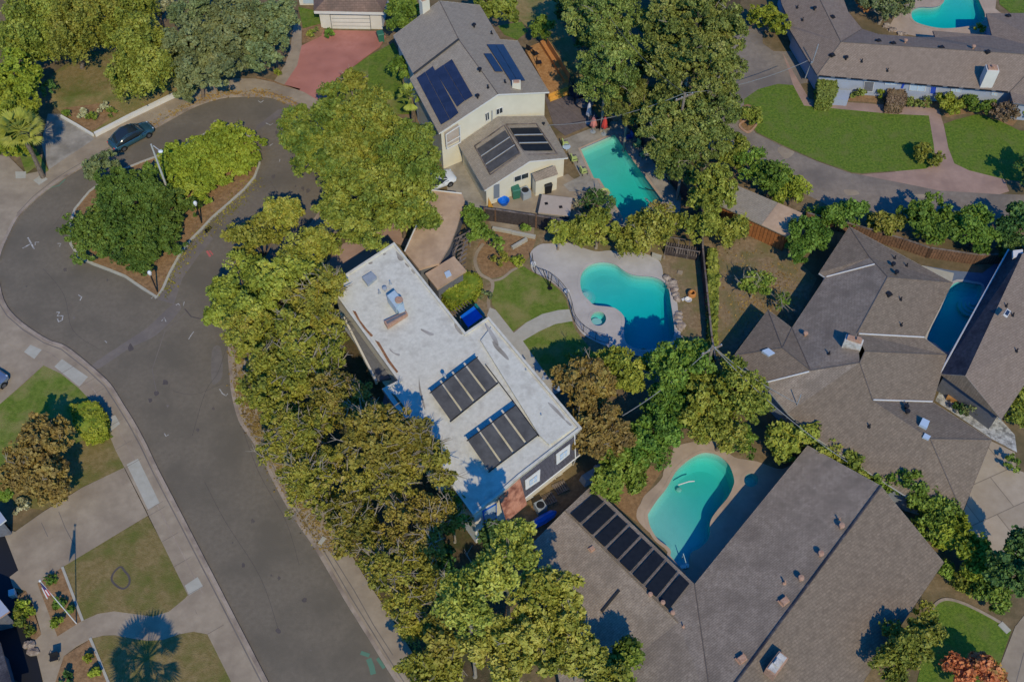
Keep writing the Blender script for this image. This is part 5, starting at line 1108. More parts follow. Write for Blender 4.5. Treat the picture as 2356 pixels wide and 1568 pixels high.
for i in range(0,len(pl),4): b=MB();b.tube([pl[i],pl[i]+Vector((0,0,1.15))],.028,5);b.build('post','black',t)
b=MB()
for i in range(len(pl)-1):
    for k in range(2): q=pl[i].lerp(pl[i+1],k/2);b.tube([q+Vector((0,0,.15)),q+Vector((0,0,1.1))],.007,3,cap=False)
b.build('pickets','black',t)
# redwood deck
t=thing('wooden_deck','new orange wooden deck with long bench and steps behind the cream house','deck',P(1265,170,0))
b=MB();dk=[(1208,112),(1245,96),(1313,188),(1316,194),(1262,216),(1240,170)];b.prism(W(dk,.8),0,.8);b.build('deck_floor','wood_orange',t)
b=MB();q=W([(1243,95),(1256,88),(1312,170),(1309,182),(1298,182)],1.3);b.prism(q,.8,1.3);b.build('bench','wood_bench',t)
b=MB();q=[P(1259,88,2.2),P(1311,170,2.2)];d=q[1]-q[0];mdl=(q[0]+q[1])/2;b.box((mdl.x,mdl.y,1.7),(d.length,.08,1.0),math.atan2(d.y,d.x));b.build('bench_back','wood_bench',t)
for k in range(3):
    b=MB();b.prism(W([(1261+k*1.5,209+k*7),(1313+k*1.5,189+k*7),(1315+k*1.5,197+k*7),(1263+k*1.5,217+k*7)],.75-k*.25),0,.75-k*.25);b.build('step','wood_yellow',t)
# patio furniture
DECKCH=((1232,130,.6,'dark metal chair on the orange deck by the house wall'),(1240,150,.2,'second dark metal chair on the orange deck, nearer the steps'),(1218,118,.9,'dark metal chair at the top corner of the orange deck'))
def closed_parasol(label,x,y,h,m,rz=0,r=.3):
    q=P(x,y,0);t=thing('parasol',label,'parasol',(q.x,q.y,0));b=MB();b.tube([(q.x,q.y,0),(q.x,q.y,h+.1)],.03,6);b.lathe((q.x,q.y,0),[(.3,0),(.3,.08),(.05,.1)],12);b.build('pole','metal_grey',t)
    b=MB();n=16;prof=[(.05,h),(.14,h-.3),(r*.7,h*.62),(r,h*.42),(r*.8,h*.40),(.02,h*.45)];vs=[];fs=[]
    for rr_,z in prof:
        for k in range(n): a=2*PI*k/n;w_=rr_*(1+.22*math.cos(4*a));vs.append((q.x+w_*math.cos(a),q.y+w_*math.sin(a),z))
    for i in range(len(prof)-1):
        for k in range(n): fs.append((i*n+k,i*n+(k+1)%n,(i+1)*n+(k+1)%n,(i+1)*n+k))
    b.add(vs,fs);b.build('canopy',m,t,smooth=True);return t
closed_parasol('closed coral-red parasol standing by the rectangular pool corner',1389,309,2.5,'umbrella_red',r=.32)
closed_parasol('closed faded pink parasol left of the coral-red one',1364,304,2.3,'umbrella_pink',r=.36)
closed_parasol('closed white parasol on the dark composite patio',1353,283,2.8,'umbrella_white',r=.28)
def chair(label,x,y,rz,m='cushion_lime',grp='loungers round the rectangular pool'):
    q=P(x,y,0);t=thing('garden_chair',label,'chair',(q.x,q.y,0),grp);ca,sa=math.cos(rz),math.sin(rz);f=lambda u,v,z:(q.x+u*ca-v*sa,q.y+u*sa+v*ca,z)
    b=MB();b.box(f(0,0,.42),(.6,.6,.12),rz);b.build('cushion',m,t);b=MB();b.box(f(-.32,0,.72),(.12,.6,.6),rz);b.build('backrest',m,t);b=MB()
    for u,v in ((-.28,-.28),(.28,-.28),(.28,.28),(-.28,.28)): b.tube([f(u,v,0),f(u,v,.5)],.03,5)
    b.tube([f(-.3,-.32,.6),f(.3,-.32,.6)],.03,5);b.tube([f(-.3,.32,.6),f(.3,.32,.6)],.03,5);b.build('frame','metal_dark',t)
for x,y,rz,l in ((1396,288,1.4,'lime-cushioned chair at the far left corner of the rectangular pool'),(1463,340,3.6,'lime-cushioned chair upper right of the rectangular pool'),(1479,362,3.6,'lime-cushioned chair lower right of the rectangular pool, under the conifers'),
    (1301,338,0.2,'lime-cushioned chair beside the round white side table'),(1321,372,0.3,'lime-cushioned chair below the wing roof corner'),(1343,400,0.4,'lime-cushioned chair next to the pool notch'),(1541,414,3.4,'pale green chair near the shaded pool corner')): chair(l,x,y,rz)
for x,y,rz,l in DECKCH:
    q=P(x,y,.8);t=thing('garden_chair',l,'chair',(q.x,q.y,.8));b=MB();b.box((q.x,q.y,1.22),(.55,.55,.05),rz);b.build('seat','metal_dark',t);b=MB();b.box((q.x-.25*math.cos(rz),q.y-.25*math.sin(rz),1.5),(.05,.55,.55),rz);b.build('backrest','metal_dark',t)
    for u in (-.22,.22):
        for v in (-.22,.22): b=MB();b.tube([(q.x+u,q.y+v,.8),(q.x+u,q.y+v,1.22)],.02,4);b.build('leg','metal_dark',t)
chair('navy blue chair on the far right side of the pool paving',1446,322,3.5,'tarp_blue')
def simple(name,label,cat,fn,m,z=0): b=MB();fn(b);return tag(b.build(name,m),label,cat)
q=P(1303,346,0);simple('side_table','small round white side table beside the wing roof corner','table',lambda b:(b.lathe(q,[(.05,0),(.05,.5),(.4,.5),(.42,.55),(0,.56)],14)),'glass_light')
q=P(1391,443,0);simple('pool_float','round lime float ring drying left of the rectangular pool','float',lambda b:b.lathe(q,[(.3,.02),(.38,.14),(.5,.16),(.55,.05),(.3,.02)],16),'cushion_lime')
# trampoline, round table on patio
q=P(1333,222,0);t=thing('trampoline','round dark netted trampoline frame beside the orange deck steps','trampoline',(q.x,q.y,0));b=MB();b.lathe(q,[(0,.72),(1.15,.72)],20);b.build('mat','black',t);b=MB();b.tube([(q.x+1.2*math.cos(k*PI/10),q.y+1.2*math.sin(k*PI/10),.75) for k in range(21)],.05,5)
for k in range(6):
    a=k*PI/3;b.tube([(q.x+1.2*math.cos(a),q.y+1.2*math.sin(a),0),(q.x+1.2*math.cos(a),q.y+1.2*math.sin(a),2.2)],.035,5)
b.tube([(q.x+1.2*math.cos(k*PI/10),q.y+1.2*math.sin(k*PI/10),2.2) for k in range(21)],.03,5);b.build('frame','metal_dark',t)
q=P(1345,246,0);t=thing('fire_pit','oval brown slatted outdoor table on the dark patio','table',(q.x,q.y,0));b=MB();b.lathe((q.x,q.y,0),[(0,.72),(.95,.72),(.97,.66),(0,.66)],18);b.build('table_top','wood_grey',t);b=MB();b.lathe((q.x,q.y,0),[(.4,0),(.12,.1),(.12,.66)],8);b.build('pedestal','metal_dark',t)
t['label']='oval weathered outdoor table on the dark composite patio';t.name='patio_table'
def bin_(label,x,y,m,s=1.0,rz=.3):
    q=P(x,y,0);t=thing('wheelie_bin',label,'bin',(q.x,q.y,0));b=MB();b.box((q.x,q.y,.5*s),(.55*s,.6*s,1.0*s),rz,taper=1.18);b.build('body',m,t);b=MB();b.box((q.x,q.y,1.05*s),(.7*s,.78*s,.09*s),rz,taper=.85);b.build('lid',m,t)
    b=MB();b.tube([(q.x-.3*s*math.cos(rz),q.y+.3*s,.1),(q.x+.3*s*math.cos(rz),q.y+.3*s,.1)],.1,8);b.build('wheels','tyre',t)
q=P(1386,291,0);t=thing('covered_grill','black covered barbecue between the two closed parasols and the patio','grill',(q.x,q.y,0));b=MB();b.box((q.x,q.y,.55),(1.5,.7,1.1),.1,taper=.85);b.build('cover','black',t);b=MB();b.box((q.x,q.y,1.14),(1.0,.5,.12),.1,taper=.6);b.build('hood','metal_dark',t)
q=P(1417,272,0);t=thing('brick_planter','square brick planter at the far end of the rectangular pool paving','planter',(q.x,q.y,0));b=MB();b.box((q.x,q.y,.35),(.9,.9,.7),.3);b.build('box','brick_tan',t);b=MB();b.box((q.x,q.y,.71),(.7,.7,.04),.3);b.build('soil','soil',t)
bin_('green wheelie bin at the right side of the red driveway',877,94,'bin_green',1.1);bin_('dark green wheelie bin against the cream wing wall',1186,452,'bin_green',1.25)
bin_('black barbecue-sized bin by the lean-to store',1259,440,'metal_dark',1.2);bin_('small black bin near the entry stones at the left edge',14,1222,'metal_dark',.9,.2);bin_('white box-like bin beside the left planting bed',34,1370,'trim_white',.7)
def ac(label,x,y,m='metal_grey',s=1.0):
    q=P(x,y,0);t=thing('air_conditioner',label,'air conditioner',(q.x,q.y,0));b=MB();b.box((q.x,q.y,.45*s),(.85*s,.85*s,.85*s),.5,taper=.96);b.build('casing',m,t);b=MB();b.lathe((q.x,q.y,.86*s),[(0,.06),(.32*s,.04),(.34*s,.02)],14);b.build('fan_grille','metal_dark',t)
ac('grey outdoor air conditioner beside the cream wing wall',1208,452,'metal_grey',1.1);ac('grey outdoor air conditioner in the alley below the mansard front',1243,1172,'metal_grey',1.0)
t=thing('equipment_cover','flat pale blue-grey box cover on the ranch house front walk','box',P(1941,222,0));b=MB();b.prism(W([(1930,206),(1958,208),(1951,231),(1915,228)],.8),0,.8);b.build('cover','siding_blue',t)
w=W([(1247,447),(1317,455),(1311,497),(1238,489)],1.0);t=thing('hot_tub','square hot tub under a pale taupe cover with two dark vents','hot tub',sum(w,Vector())/4-Vector((0,0,1)));b=MB();b.prism(offs([Vector((p.x,p.y,0)) for p in w],.08),0,.85);b.build('cabinet','siding_grey',t)
b=MB();b.prism(w,.85,1.0);cv=b.build('cover','tub_cover',t)
for x,y in ((1257,468),(1290,476)): b=MB();q=P(x,y,1.02);b.box(q,(.32,.3,.05),.2);b.build('cover_vent','black',cv)
q=P(1159,468,0);t=thing('play_boat','bright blue plastic tub behind the dark screened fence','tub',(q.x,q.y,0));b=MB();b.lathe((q.x,q.y,0),[(.4,0),(.6,.5),(.5,.45),(.3,.1),(0,.1)],12);b.build('shell','bright_blue',t);t.name='plastic_tub'
simple('lattice_panel','small yellow diagonal prop at the cream wing corner','prop',lambda b:b.add([P(1123,480,0),P(1141,489,0),P(1124,455,1.2),P(1125,455,1.15)],[(0,1,2),(0,2,3)]),'wood_yellow')
t=thing('kayak','bright blue kayak lying in the alley below the white house','kayak',P(1246,1200,0));p,q=P(1219,1212,.4),P(1280,1176,.4);b=MB();b.tube([p,p.lerp(q,.15),p.lerp(q,.5),p.lerp(q,.85),q],[.08,.36,.42,.36,.08],8);b.build('hull','bright_blue',t)
b=MB();b.sphere(p.lerp(q,.45)+Vector((0,0,.24)),.24,8,sq=(1.3,1,.4));b.build('cockpit','black',t)
for x,y,l in ((1262,1148,'old wooden pallet beside the alley air conditioner'),(1290,1120,'old wooden pallet leaning farther up the narrow alley')):
    t=thing('pallet',l,'pallet',P(x,y,0));b=MB();q=P(x,y,.15)
    for k in range(6): b.box((q.x+(k-2.5)*.17,q.y+(k-2.5)*.09,.16),(.12,1.0,.04),.5)
    for k in (-.4,0,.4): b.box((q.x-k*.48,q.y+k*.88,.07),(1.2,.09,.12),.5)
    b.build('slats','wood_grey',t)
t=thing('storage_pile','pile of covered grey garden goods at the upper end of the alley','pile',P(1357,1095,0));b=MB();q=P(1357,1096,.4);b.box(q,(1.6,.8,.8),.6,taper=.8);b.sphere((q.x+.7,q.y+.6,.6),.45,8);b.build('cover','metal_grey',t)
simple('garden_chair','dark folding chair on the straight front path at the lower left','chair',lambda b:(b.box(P(124,1510,.45),(.6,.6,.08),.3),b.box(P(124,1504,.8),(.6,.08,.6),.3),[b.tube([P(124+i*11,1510+j*9,0),P(124+i*11,1510+j*9,.45)],.03,4) for i in (-1,1) for j in (-1,1)]),'metal_dark')
simple('sun_parasol_base','white upturned basin near the dirt mound right of the kidney pool','basin',lambda b:(b.lathe(P(1583,692,0),[(.1,0),(.35,.25),(.3,.25),(0,.08)],10),b.box(P(1574,688,.1),(.5,.25,.1),.4)),'trim_white')
simple('clay_pot','large tan clay pot lying right of the kidney pool','pot',lambda b:b.lathe(P(1591,682,0),[(.2,0),(.42,.3),(.38,.6),(.28,.66),(.2,.6)],12),'wood_bench')
t=thing('diving_board','white diving board at the shaded end of the rectangular pool','diving board',P(1500,506,0));b=MB();p,q=P(1507,512,.55),P(1490,483,.55);d=q-p;mdl=(p+q)/2;b.box((mdl.x,mdl.y,.55),(d.length,.5,.06),math.atan2(d.y,d.x));b.build('board','trim_white',t);b=MB();b.box((p.x,p.y,.27),(.4,.45,.5));b.build('stand','metal_grey',t)
t=thing('parasol','bare black folded parasol frame on the white pool deck','parasol',P(1266,661,0));b=MB();q=P(1265,663,0);b.tube([q,(q.x-.7,q.y+.6,2.1)],.04,5);b.tube([q,(q.x+.15,q.y+.3,1.7)],.04,5);b.tube([q,(q.x,q.y,1.0)],.05,6);b.lathe(q,[(.25,0),(.25,.06),(.04,.08)],10);b.build('frame','black',t)
simple('hose_cover','round white lid at the top left corner of the pool deck','lid',lambda b:b.lathe(P(1227,609,.05),[(0,.3),(.25,.28),(.28,0)],12),'trim_white')
simple('seat','small white seat on the pool-side fence line','stool',lambda b:(b.lathe(P(1304,676,.05),[(0,.45),(.25,.43),(.2,.38),(.06,.3),(.08,0)],10)),'trim_white')
# raised timber beds
for x0,y0,x1,y1,l in ((1178,534,1232,545,'long pale timber bed edge below the screened fence'),(1178,570,1212,550,'short slanting timber beam in the garden bed'),(1133,525,1178,533,'pale timber edge near the citrus tree')):
    b=MB();p,q=P(x0,y0,.2),P(x1,y1,.2);d=q-p;mdl=(p+q)/2;b.box((mdl.x,mdl.y,.18),(d.length,.28,.36),math.atan2(d.y,d.x));tag(b.build('timber_edging','concrete_light'),l,'timber edging')
# ================================================================== TREES
T=tree
# top left group
T('willowy olive tree filling the top left corner','lf_olive','droop',95,55,85,9,[(55,95,55),(150,35,60)])
T('willowy olive tree with pale leaning trunk on the top left lawn','lf_olive','droop',205,55,80,9.5,[(165,85,60),(240,30,60)],base=(190,158))
T('olive drooping tree above the white garden wall','lf_olive','droop',330,120,78,8.5,[(300,165,50),(365,160,48)],base=(292,208))
T('bright yellow-green tree at the top left between the willows and the palm','lf_lime','broad',60,118,52,6,[(30,80,35)])
T('lime round tree on the left edge above the palm','lf_lime','broad',25,185,58,7,[(55,222,42,6),(70,180,30,5)])
T('lime tree on the left edge behind the grey driveway','lf_lime','broad',15,262,62,7,[(62,270,34,5),(12,325,48,6),(50,330,26,4)])
palm('lime fan palm with brown skirted trunk at the left driveway',46,300,6.5,2.3,50)
T('dark shaded bush in the lawn corner beside the lime trees','lf_dark','dense',113,205,20,2.0,trunk=False)
T('tall olive tree at the very top left beside the grey oak','lf_olive','droop',300,20,60,8.5,[(270,60,40)])
T('silvery shrub tree at the top edge above the grey oaks','lf_silver','sparse',360,15,40,5)
T('grey-green oak left of the path by the cul-de-sac','lf_grey','grey',455,110,68,8.5,[(440,165,45),(430,205,28,4)],base=(468,225))
T('grey-green oak at the top centre-left','lf_grey','grey',545,70,75,9,[(520,125,55),(515,170,35)])
T('grey-green oak next to the red driveway','lf_grey','grey',620,75,62,8,[(640,30,45),(600,135,40)])
T('grey-green oak at the top edge over the red driveway path','lf_grey','grey',440,30,50,8,[(500,5,45)])
for i,(x,y,r,m,l) in enumerate(((150,262,9,'lf_green','small green tuft at the left end of the grassy bed'),(190,262,13,'lf_silver','pale ornamental grass clump in the middle of the grassy bed'),(212,268,10,'lf_green','low green shrub between the two pale grass clumps'),(236,248,15,'lf_silver','largest pale grass clump in the grassy bed'),(258,258,10,'lf_mid','olive tuft at the right end of the grassy bed'))):
    shrub(l,m,x,y,r,1.0,name='shrub')
# island
T('dark green clipped-looking shrub at the left tip of the island','lf_island','dense',208,525,62,3.4,[(215,568,48,2.8),(250,500,40,3.2)],trunk=False,name='large_shrub',cat='shrub')
T('large dark green shrub in the middle of the island','lf_island','dense',292,465,85,4.4,[(300,540,75,3.8),(260,430,45,3.8),(350,470,50,3.8)],trunk=False,name='large_shrub',cat='shrub')
T('dark green shrub at the pointed lower end of the island','lf_island','dense',345,555,72,3.4,[(330,602,44,2.6),(370,530,40,3)],trunk=False,name='large_shrub',cat='shrub')
T('dark green shrub beside the right-hand post lamp','lf_island','dense',392,480,58,3.4,trunk=False,name='large_shrub',cat='shrub')
T('greyish conical shrub at the upper left of the island','lf_grey','dense',240,395,44,4.0,trunk=False,name='large_shrub',cat='shrub')
T('green shrub under the street lamp on the island','lf_green','dense',340,425,46,3.4,trunk=False,name='large_shrub',cat='shrub')
T('wide bright yellow-green shrub under the lamp on the island','lf_lime','dense',430,375,72,2.8,[(440,432,58,2.4),(405,400,40,2.2),(480,350,48,2.6)],trunk=False,name='large_shrub',cat='shrub')
T('bright yellow-green shrub at the right end of the island','lf_lime','dense',530,345,70,2.8,[(500,395,52,2.2),(560,370,40,2.0),(515,305,32,2)],trunk=False,name='large_shrub',cat='shrub')
# big tree cluster
T('left part of the big green tree cluster over the cul-de-sac','lf_mid','broad',738,305,84,9,[(705,350,58),(775,250,50),(760,400,50)])
T('central crown of the big green tree cluster','lf_mid','broad',845,305,82,10,[(860,250,48),(800,370,60)])
T('right crown of the big green tree cluster by the white car','lf_mid','broad',940,375,80,9,[(950,320,50),(975,400,38)])
T('lower crown of the big green tree cluster above the white roof','lf_mid','broad',825,460,80,9,[(800,515,52),(852,548,40,7.5),(770,480,44)],base=(850,520))
T('lower right crown of the big green tree cluster by the carport','lf_mid','broad',920,460,66,8,[(962,480,42),(985,508,24,6),(900,510,36)])
T('small reddish-green tree between red driveway and lawn','lf_mid','small',805,185,30,3.8,[(820,205,22,3)],bare=6)
T('leafy green tree at the left eave of the cream house','lf_green','small',925,160,30,4.5)
palm('small lime fan palm beside the left wall of the cream house',945,222,4.2,1.5,26)
T('green tree behind the garage, left of the cream roof','lf_green','broad',930,25,38,6,[(915,55,26,5)])
T('olive tree at the top edge behind the cream roof','lf_olive','broad',1120,8,45,6.5,[(1160,30,34)],bare=8)
T('round bright green tree beside the orange deck','lf_green','small',1250,62,27,4,[(1240,80,20,3.2)])
T('yellow-green shrub at the front garden of the red driveway','lf_green','dense',755,78,12,1.2,trunk=False,cat='shrub',name='shrub')
T('small bushy plant in the bed below the tiny garage lawn','lf_mid','dense',722,76,14,1.0,trunk=False,cat='shrub',name='shrub')
shrub('bright yellow tuft at the foot of the red driveway path','lf_lime',640,165,9,.8);shrub('green shrub by the cream house balcony corner','lf_green',1042,350,14,1.4)
# street tree row
T('yellow-green street tree at the top of the long row','lf_yellowgreen','broad',655,505,48,7.5,[(665,480,26)])
T('yellow-green street tree behind the top of the long row','lf_yellowgreen','broad',600,560,62,7.5,[(555,545,38,6)])
T('yellow-green street tree touching the white roof shadow','lf_yellowgreen','broad',700,580,58,8,[(735,560,38),(680,630,50)])
T('yellow-green street tree leaning over the road below the island tip','lf_yellowgreen','broad',555,645,62,7.5,[(520,690,36,6),(510,730,32,5.5)])
T('olive street tree in the upper middle of the row','lf_yellowgreen','broad',640,665,70,8.5,[(600,720,60),(690,640,48)])
T('rusty-olive street tree beside the roof air unit','lf_sparse','sparse',730,700,70,9,[(760,650,36)],bare=45)
T('olive street tree hanging over the curb left of the row','lf_yellowgreen','sparse',575,770,66,7.5,[(610,800,52)],bare=14)
T('rust-tinged sparse tree by the hatch side of the white roof','lf_sparse','sparse',705,800,80,9,[(745,835,40)],bare=60)
T('sparse amber street tree left of the lower side roof','lf_sparse','sparse',650,900,85,8.5,[(620,850,50),(690,860,50)],bare=60)
T('sparse olive tree against the middle of the white house','lf_sparse','sparse',785,930,75,9,[(835,945,38)],bare=60)
T('sparse grey-twigged tree over the sidewalk bend','lf_sparse','sparse',700,1010,80,8,[(650,1030,50)],bare=80)
T('sparse yellow tree reaching the lower solar mats','lf_amber','sparse',880,1010,80,13,[(930,1010,48),(962,1000,34)],bare=70)
T('grey-twigged sparse tree above the street curb, centre of the row','lf_sparse','sparse',740,1110,80,8,[(690,1100,46)],bare=80)
T('sparse amber tree in front of the white house lower corner','lf_amber','sparse',880,1110,80,9,[(940,1080,50)],bare=80)
T('thin amber tree overlapping the blue-shaded roof corner','lf_amber','sparse',1005,1075,44,11,[(985,1040,30)],bare=40)
T('grey-twigged sparse tree above the lower sidewalk','lf_sparse','sparse',830,1220,72,7.5,[(800,1180,44)],bare=80)
T('amber tree between the terracotta front and the street','lf_amber','sparse',945,1210,70,8.5,[(1000,1190,44),(985,1250,40)],bare=70)
T('thin green tree below the roof corner with hanging foliage','lf_green','sparse',1040,1180,42,6.5,bare=25)
T('sparse amber street tree farther down the row','lf_sparse','sparse',900,1320,66,7.5,[(870,1280,40)],bare=60)
T('green and amber tree near the lower end of the row','lf_amber','sparse',975,1310,52,6.5,[(1000,1350,34)],bare=30)
T('small olive street tree at the lower end of the row','lf_sparse','sparse',930,1400,46,6,[(950,1440,30,4.5)],bare=25)
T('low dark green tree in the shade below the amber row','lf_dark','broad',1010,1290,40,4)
# bottom centre
T('golden-green maple left of the brown wing roof','lf_gold','sparse',1168,1285,66,16,[(1200,1240,36),(1135,1330,50)],bare=10)
T('golden-green maple with dark gaps at bottom centre','lf_gold','broad',1080,1400,68,15,[(1040,1350,40),(1100,1330,48)],bare=10)
T('golden-green maple overlapping the dark ridge step','lf_gold','broad',1245,1390,72,10.5,[(1285,1350,44),(1310,1420,50)],bare=10)
T('large golden-green maple on the bottom edge','lf_gold','broad',1190,1490,85,10,[(1120,1500,60),(1260,1500,56)],bare=12)
T('rust-tinted maple by the lower sidewalk','lf_amber','broad',1030,1480,56,7.5,[(1010,1440,32)],bare=12)
T('amber tree on the bottom edge next to the street','lf_amber','broad',965,1545,56,6,[(1030,1545,44)],bare=10)
T('golden-green maple cut by the bottom edge right of centre','lf_gold','broad',1330,1510,66,8.5,[(1375,1540,40)],bare=6)
T('small bright green tree sprouting over the brown roof at the bottom','lf_green','broad',1450,1505,32,6,[(1425,1545,36,5.5)])
T('maple crown just below the frame beside the brown roof','lf_gold','broad',1400,1600,56,8)
T('dark tree in the narrow gap by the blue kayak','lf_dark','broad',1130,1235,32,4.5)
# middle right
T('rust-coloured tree beside the raised roof strip','lf_rust','broad',1345,900,60,7,[(1310,870,34),(1350,850,30)],bare=15)
T('rust-coloured tree at the mansard corner','lf_rust','broad',1385,985,62,6.5,[(1420,1010,38),(1360,1030,36)],bare=10)
T('yellow-green tree at the foot of the kidney pool deck','lf_yellowgreen','broad',1425,850,48,5.5,[(1390,830,28,4.5),(1450,880,28)])
T('small tree casting shade on the lower curved lawn','lf_green','sparse',1330,830,24,3.5,bare=8)
T('leafy green tree below the deep end of the kidney pool','lf_green','broad',1565,862,80,7.5,[(1540,905,50),(1600,820,36)])
T('yellowing tree between the two green ones in the centre right','lf_yellowgreen','broad',1618,922,56,7,[(1600,960,34,6)])
T('broad green tree against the hipped roof','lf_mid','broad',1692,902,70,7.5,[(1730,940,44),(1690,860,34)])
T('olive-green tree above the curvy pool','lf_mid','broad',1665,980,60,6,[(1615,985,46),(1590,965,34,5)])
T('smooth green shrub mass right of the curvy pool rim','lf_green','dense',1704,1012,38,3.2,trunk=False,name='large_shrub',cat='shrub')
T('dark glossy green tree left of the curvy pool','lf_green','broad',1510,985,62,6,[(1540,945,40),(1480,1035,52),(1540,1010,36)])
T('dark glossy green hedge tree by the array roof','lf_green','broad',1432,1075,56,4.8,[(1398,1112,36),(1470,1050,48),(1455,1010,36)])
T('olive shrub between hipped roof and curvy pool','lf_yellowgreen','broad',1800,1010,48,4,[(1845,1005,38,3.8)])
for x,y,r,h,m,l in ((1895,1040,26,3,'lf_mid','first hedge tree below the hipped roof corner'),(1965,1068,30,3.2,'lf_mid','hedge tree at the peak of the brown gable'),(2045,1095,38,3.4,'lf_green','dark hedge tree in the gap between two brown roofs'),
   (2105,1130,44,3.6,'lf_green','round hedge tree midway down the long hedge'),(2150,1190,46,3.6,'lf_green','hedge tree beside the lower edge of the hipped roof'),(2195,1230,42,3.4,'lf_lime','yellow-green hedge tree by the shaded driveway'),
   (2240,1285,42,3.2,'lf_lime','olive hedge tree with pale flowers near the driveway end'),(2275,1360,44,2.6,'lf_green','rounded green shrub behind the bottom right lawn'),(2215,1340,20,1.6,'lf_mid','small shrub at the right gable corner of the brown house'),(2175,1310,14,1.4,'lf_green','tiny shrub touching the brown gable corner')):
    T(l,m,'broad',x,y,r*1.22,h,[(x+R.uniform(-1,1)*r*.8,y+R.uniform(-1,1)*r*.6,r*.6,h*.85),(x+r*.5,y+r*.6,r*.6,h*.8)],trunk=r>30,group='hedge trees along the right-hand boundary')
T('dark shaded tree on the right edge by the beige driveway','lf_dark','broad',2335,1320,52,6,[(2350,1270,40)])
T('dense green tree at the bottom right against the brown eave','lf_mid','broad',2080,1495,62,5.5,[(2130,1450,34,4.5),(2050,1530,44)])
T('orange-red leaved tree at the bottom right corner','lf_orange','broad',2245,1545,44,3.6,[(2190,1530,22,3),(2290,1560,30)])
T('green shrub squeezed between brown eave and small lawn','lf_mid','dense',2130,1410,24,1.8,trunk=False,cat='shrub',name='shrub')
T('olive shrub on the right edge beside the courtyard','lf_mid','broad',2345,950,34,2.6,[(2350,900,26)],trunk=False,cat='shrub',name='shrub')
T('blue-green plant in the pale gravel courtyard','lf_grey','small',2240,945,24,1.4,trunk=False,cat='shrub',name='shrub')
shrub('little green shrub at the foot of the courtyard wall','lf_dark',2210,940,14,1.0);shrub('low shrub on the right edge by the narrow gate','lf_green',2330,1065,20,1.5)
# olive trees near pools
T('yellow-olive tree at the shallow end fence of the kidney pool','lf_yellowgreen','broad',1375,528,50,4.8,[(1330,540,24,3.8)],bare=8)
T('small olive tree by the dark fence end','lf_yellowgreen','broad',1285,535,24,3.5,bare=4)
T('rust-topped olive tree between the two pools','lf_olive','droop',1500,530,52,4.8,[(1455,550,34,4),(1530,500,30)],bare=8)
T('reddish sprig tree behind the rust-topped olive','lf_rust','sparse',1518,485,22,4.5,bare=8)
T('tall olive cypress beside the shaded strip','lf_olive','small',1640,420,46,8,[(1625,475,50,6.5),(1615,530,46,5),(1655,450,36,7)],)
T('olive tree in front of the orange shed wall','lf_olive','droop',1692,525,34,4.5)
T('dense dark green citrus between shed and hipped house','lf_green','broad',1850,545,44,4.2,[(1835,580,32,3.4),(1885,545,24,3)])
T('green citrus tree beside the carport and garden terrace','lf_green','small',1093,500,28,3.8,[(1105,540,26,3.2)])
T('bright green leafy plant in the brown garden bed','lf_green','small',1147,560,18,1.8,trunk=False,cat='shrub',name='shrub')
shrub('feathery olive grass clump in the garden bed','lf_mid',1150,598,22,1.2);shrub('bright green ground plant by the pool fence','lf_lime',1192,598,16,.7);shrub('small green plant on the garden terrace','lf_green',1270,0,1,.2) if 0 else None
shrub('small green plant growing on the terrace strip','lf_green',1207,526,8,.8);shrub('grey-green shrubby plants behind the small shed hedge','lf_grey',1118,680,14,.9)
T('small sparse fruit tree in the dirt yard','lf_green','sparse',1735,655,30,3.2,[(1760,640,18,3)],bare=14)
T('small sparse sapling below the fruit tree in the dirt yard','lf_green','sparse',1795,690,22,2.4,bare=12)
shrub('low lime plants at the upper pool wall','lf_lime',1187,600,12,.6)
boxshrub('narrow climbing ivy hedge running down beside the long dark fence','lf_mid',[(1630,570),(1651,568),(1655,640),(1652,720),(1650,800),(1634,820),(1630,720),(1628,640)],1.5,rough=.3,leaf=.2,dens=70)
# shrubs beside the rectangular pool
T('mixed leafy shrubs at the pool-side bed below the pool notch','lf_dark','small',1370,460,26,2.2,[(1400,470,18,1.8)],trunk=False,cat='shrub',name='shrub',bare=8)
T('silvery twiggy shrubs by the hot tub','lf_silver','sparse',1338,470,16,1.2,trunk=False,cat='shrub',name='shrub',bare=14)
# conifers
def conifer(label,x,y,r,h,extra,base=None,grp='tall conifers behind the cream house'): return T(label,'lf_conifer','conifer',x,y,r,h,extra,name='conifer',cat='conifer',group=grp,base=base,bare=8)
conifer('conifer with layered branches at the top beside the round green tree',1380,45,68,13,[(1400,105,56,11),(1345,5,50,12),(1440,30,50,12)])
conifer('conifer left of the dark gap, above the striped patio',1395,160,60,11,[(1372,200,42,8),(1435,205,48,9),(1440,120,42,10)])
conifer('tall broad conifer at the top centre right',1598,50,100,15,[(1540,85,62,13),(1650,90,60,13),(1600,-20,70,14)])
conifer('tall broad conifer behind the bare utility pole',1608,175,96,13,[(1540,165,56,11),(1650,160,52,12)])
conifer('conifer below the bare utility pole',1548,290,76,10,[(1520,320,48,9),(1590,330,56,9)])
conifer('conifer beside the circular driveway entrance',1640,285,60,10,[(1660,240,50),(1640,330,42,8)])
conifer('slim conifer above the pool chairs',1445,245,44,8,[(1455,200,34,8),(1475,260,30,7)])
conifer('small conifer over the shaded pool corner',1570,380,50,7,[(1545,365,30,6)])
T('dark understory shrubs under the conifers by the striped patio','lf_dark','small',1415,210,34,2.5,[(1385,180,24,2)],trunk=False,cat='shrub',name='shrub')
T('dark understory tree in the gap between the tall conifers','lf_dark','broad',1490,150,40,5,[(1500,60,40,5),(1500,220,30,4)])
T('dark understory tree left of the topmost conifer','lf_dark','broad',1300,20,34,4,[(1330,80,30,3.5)])
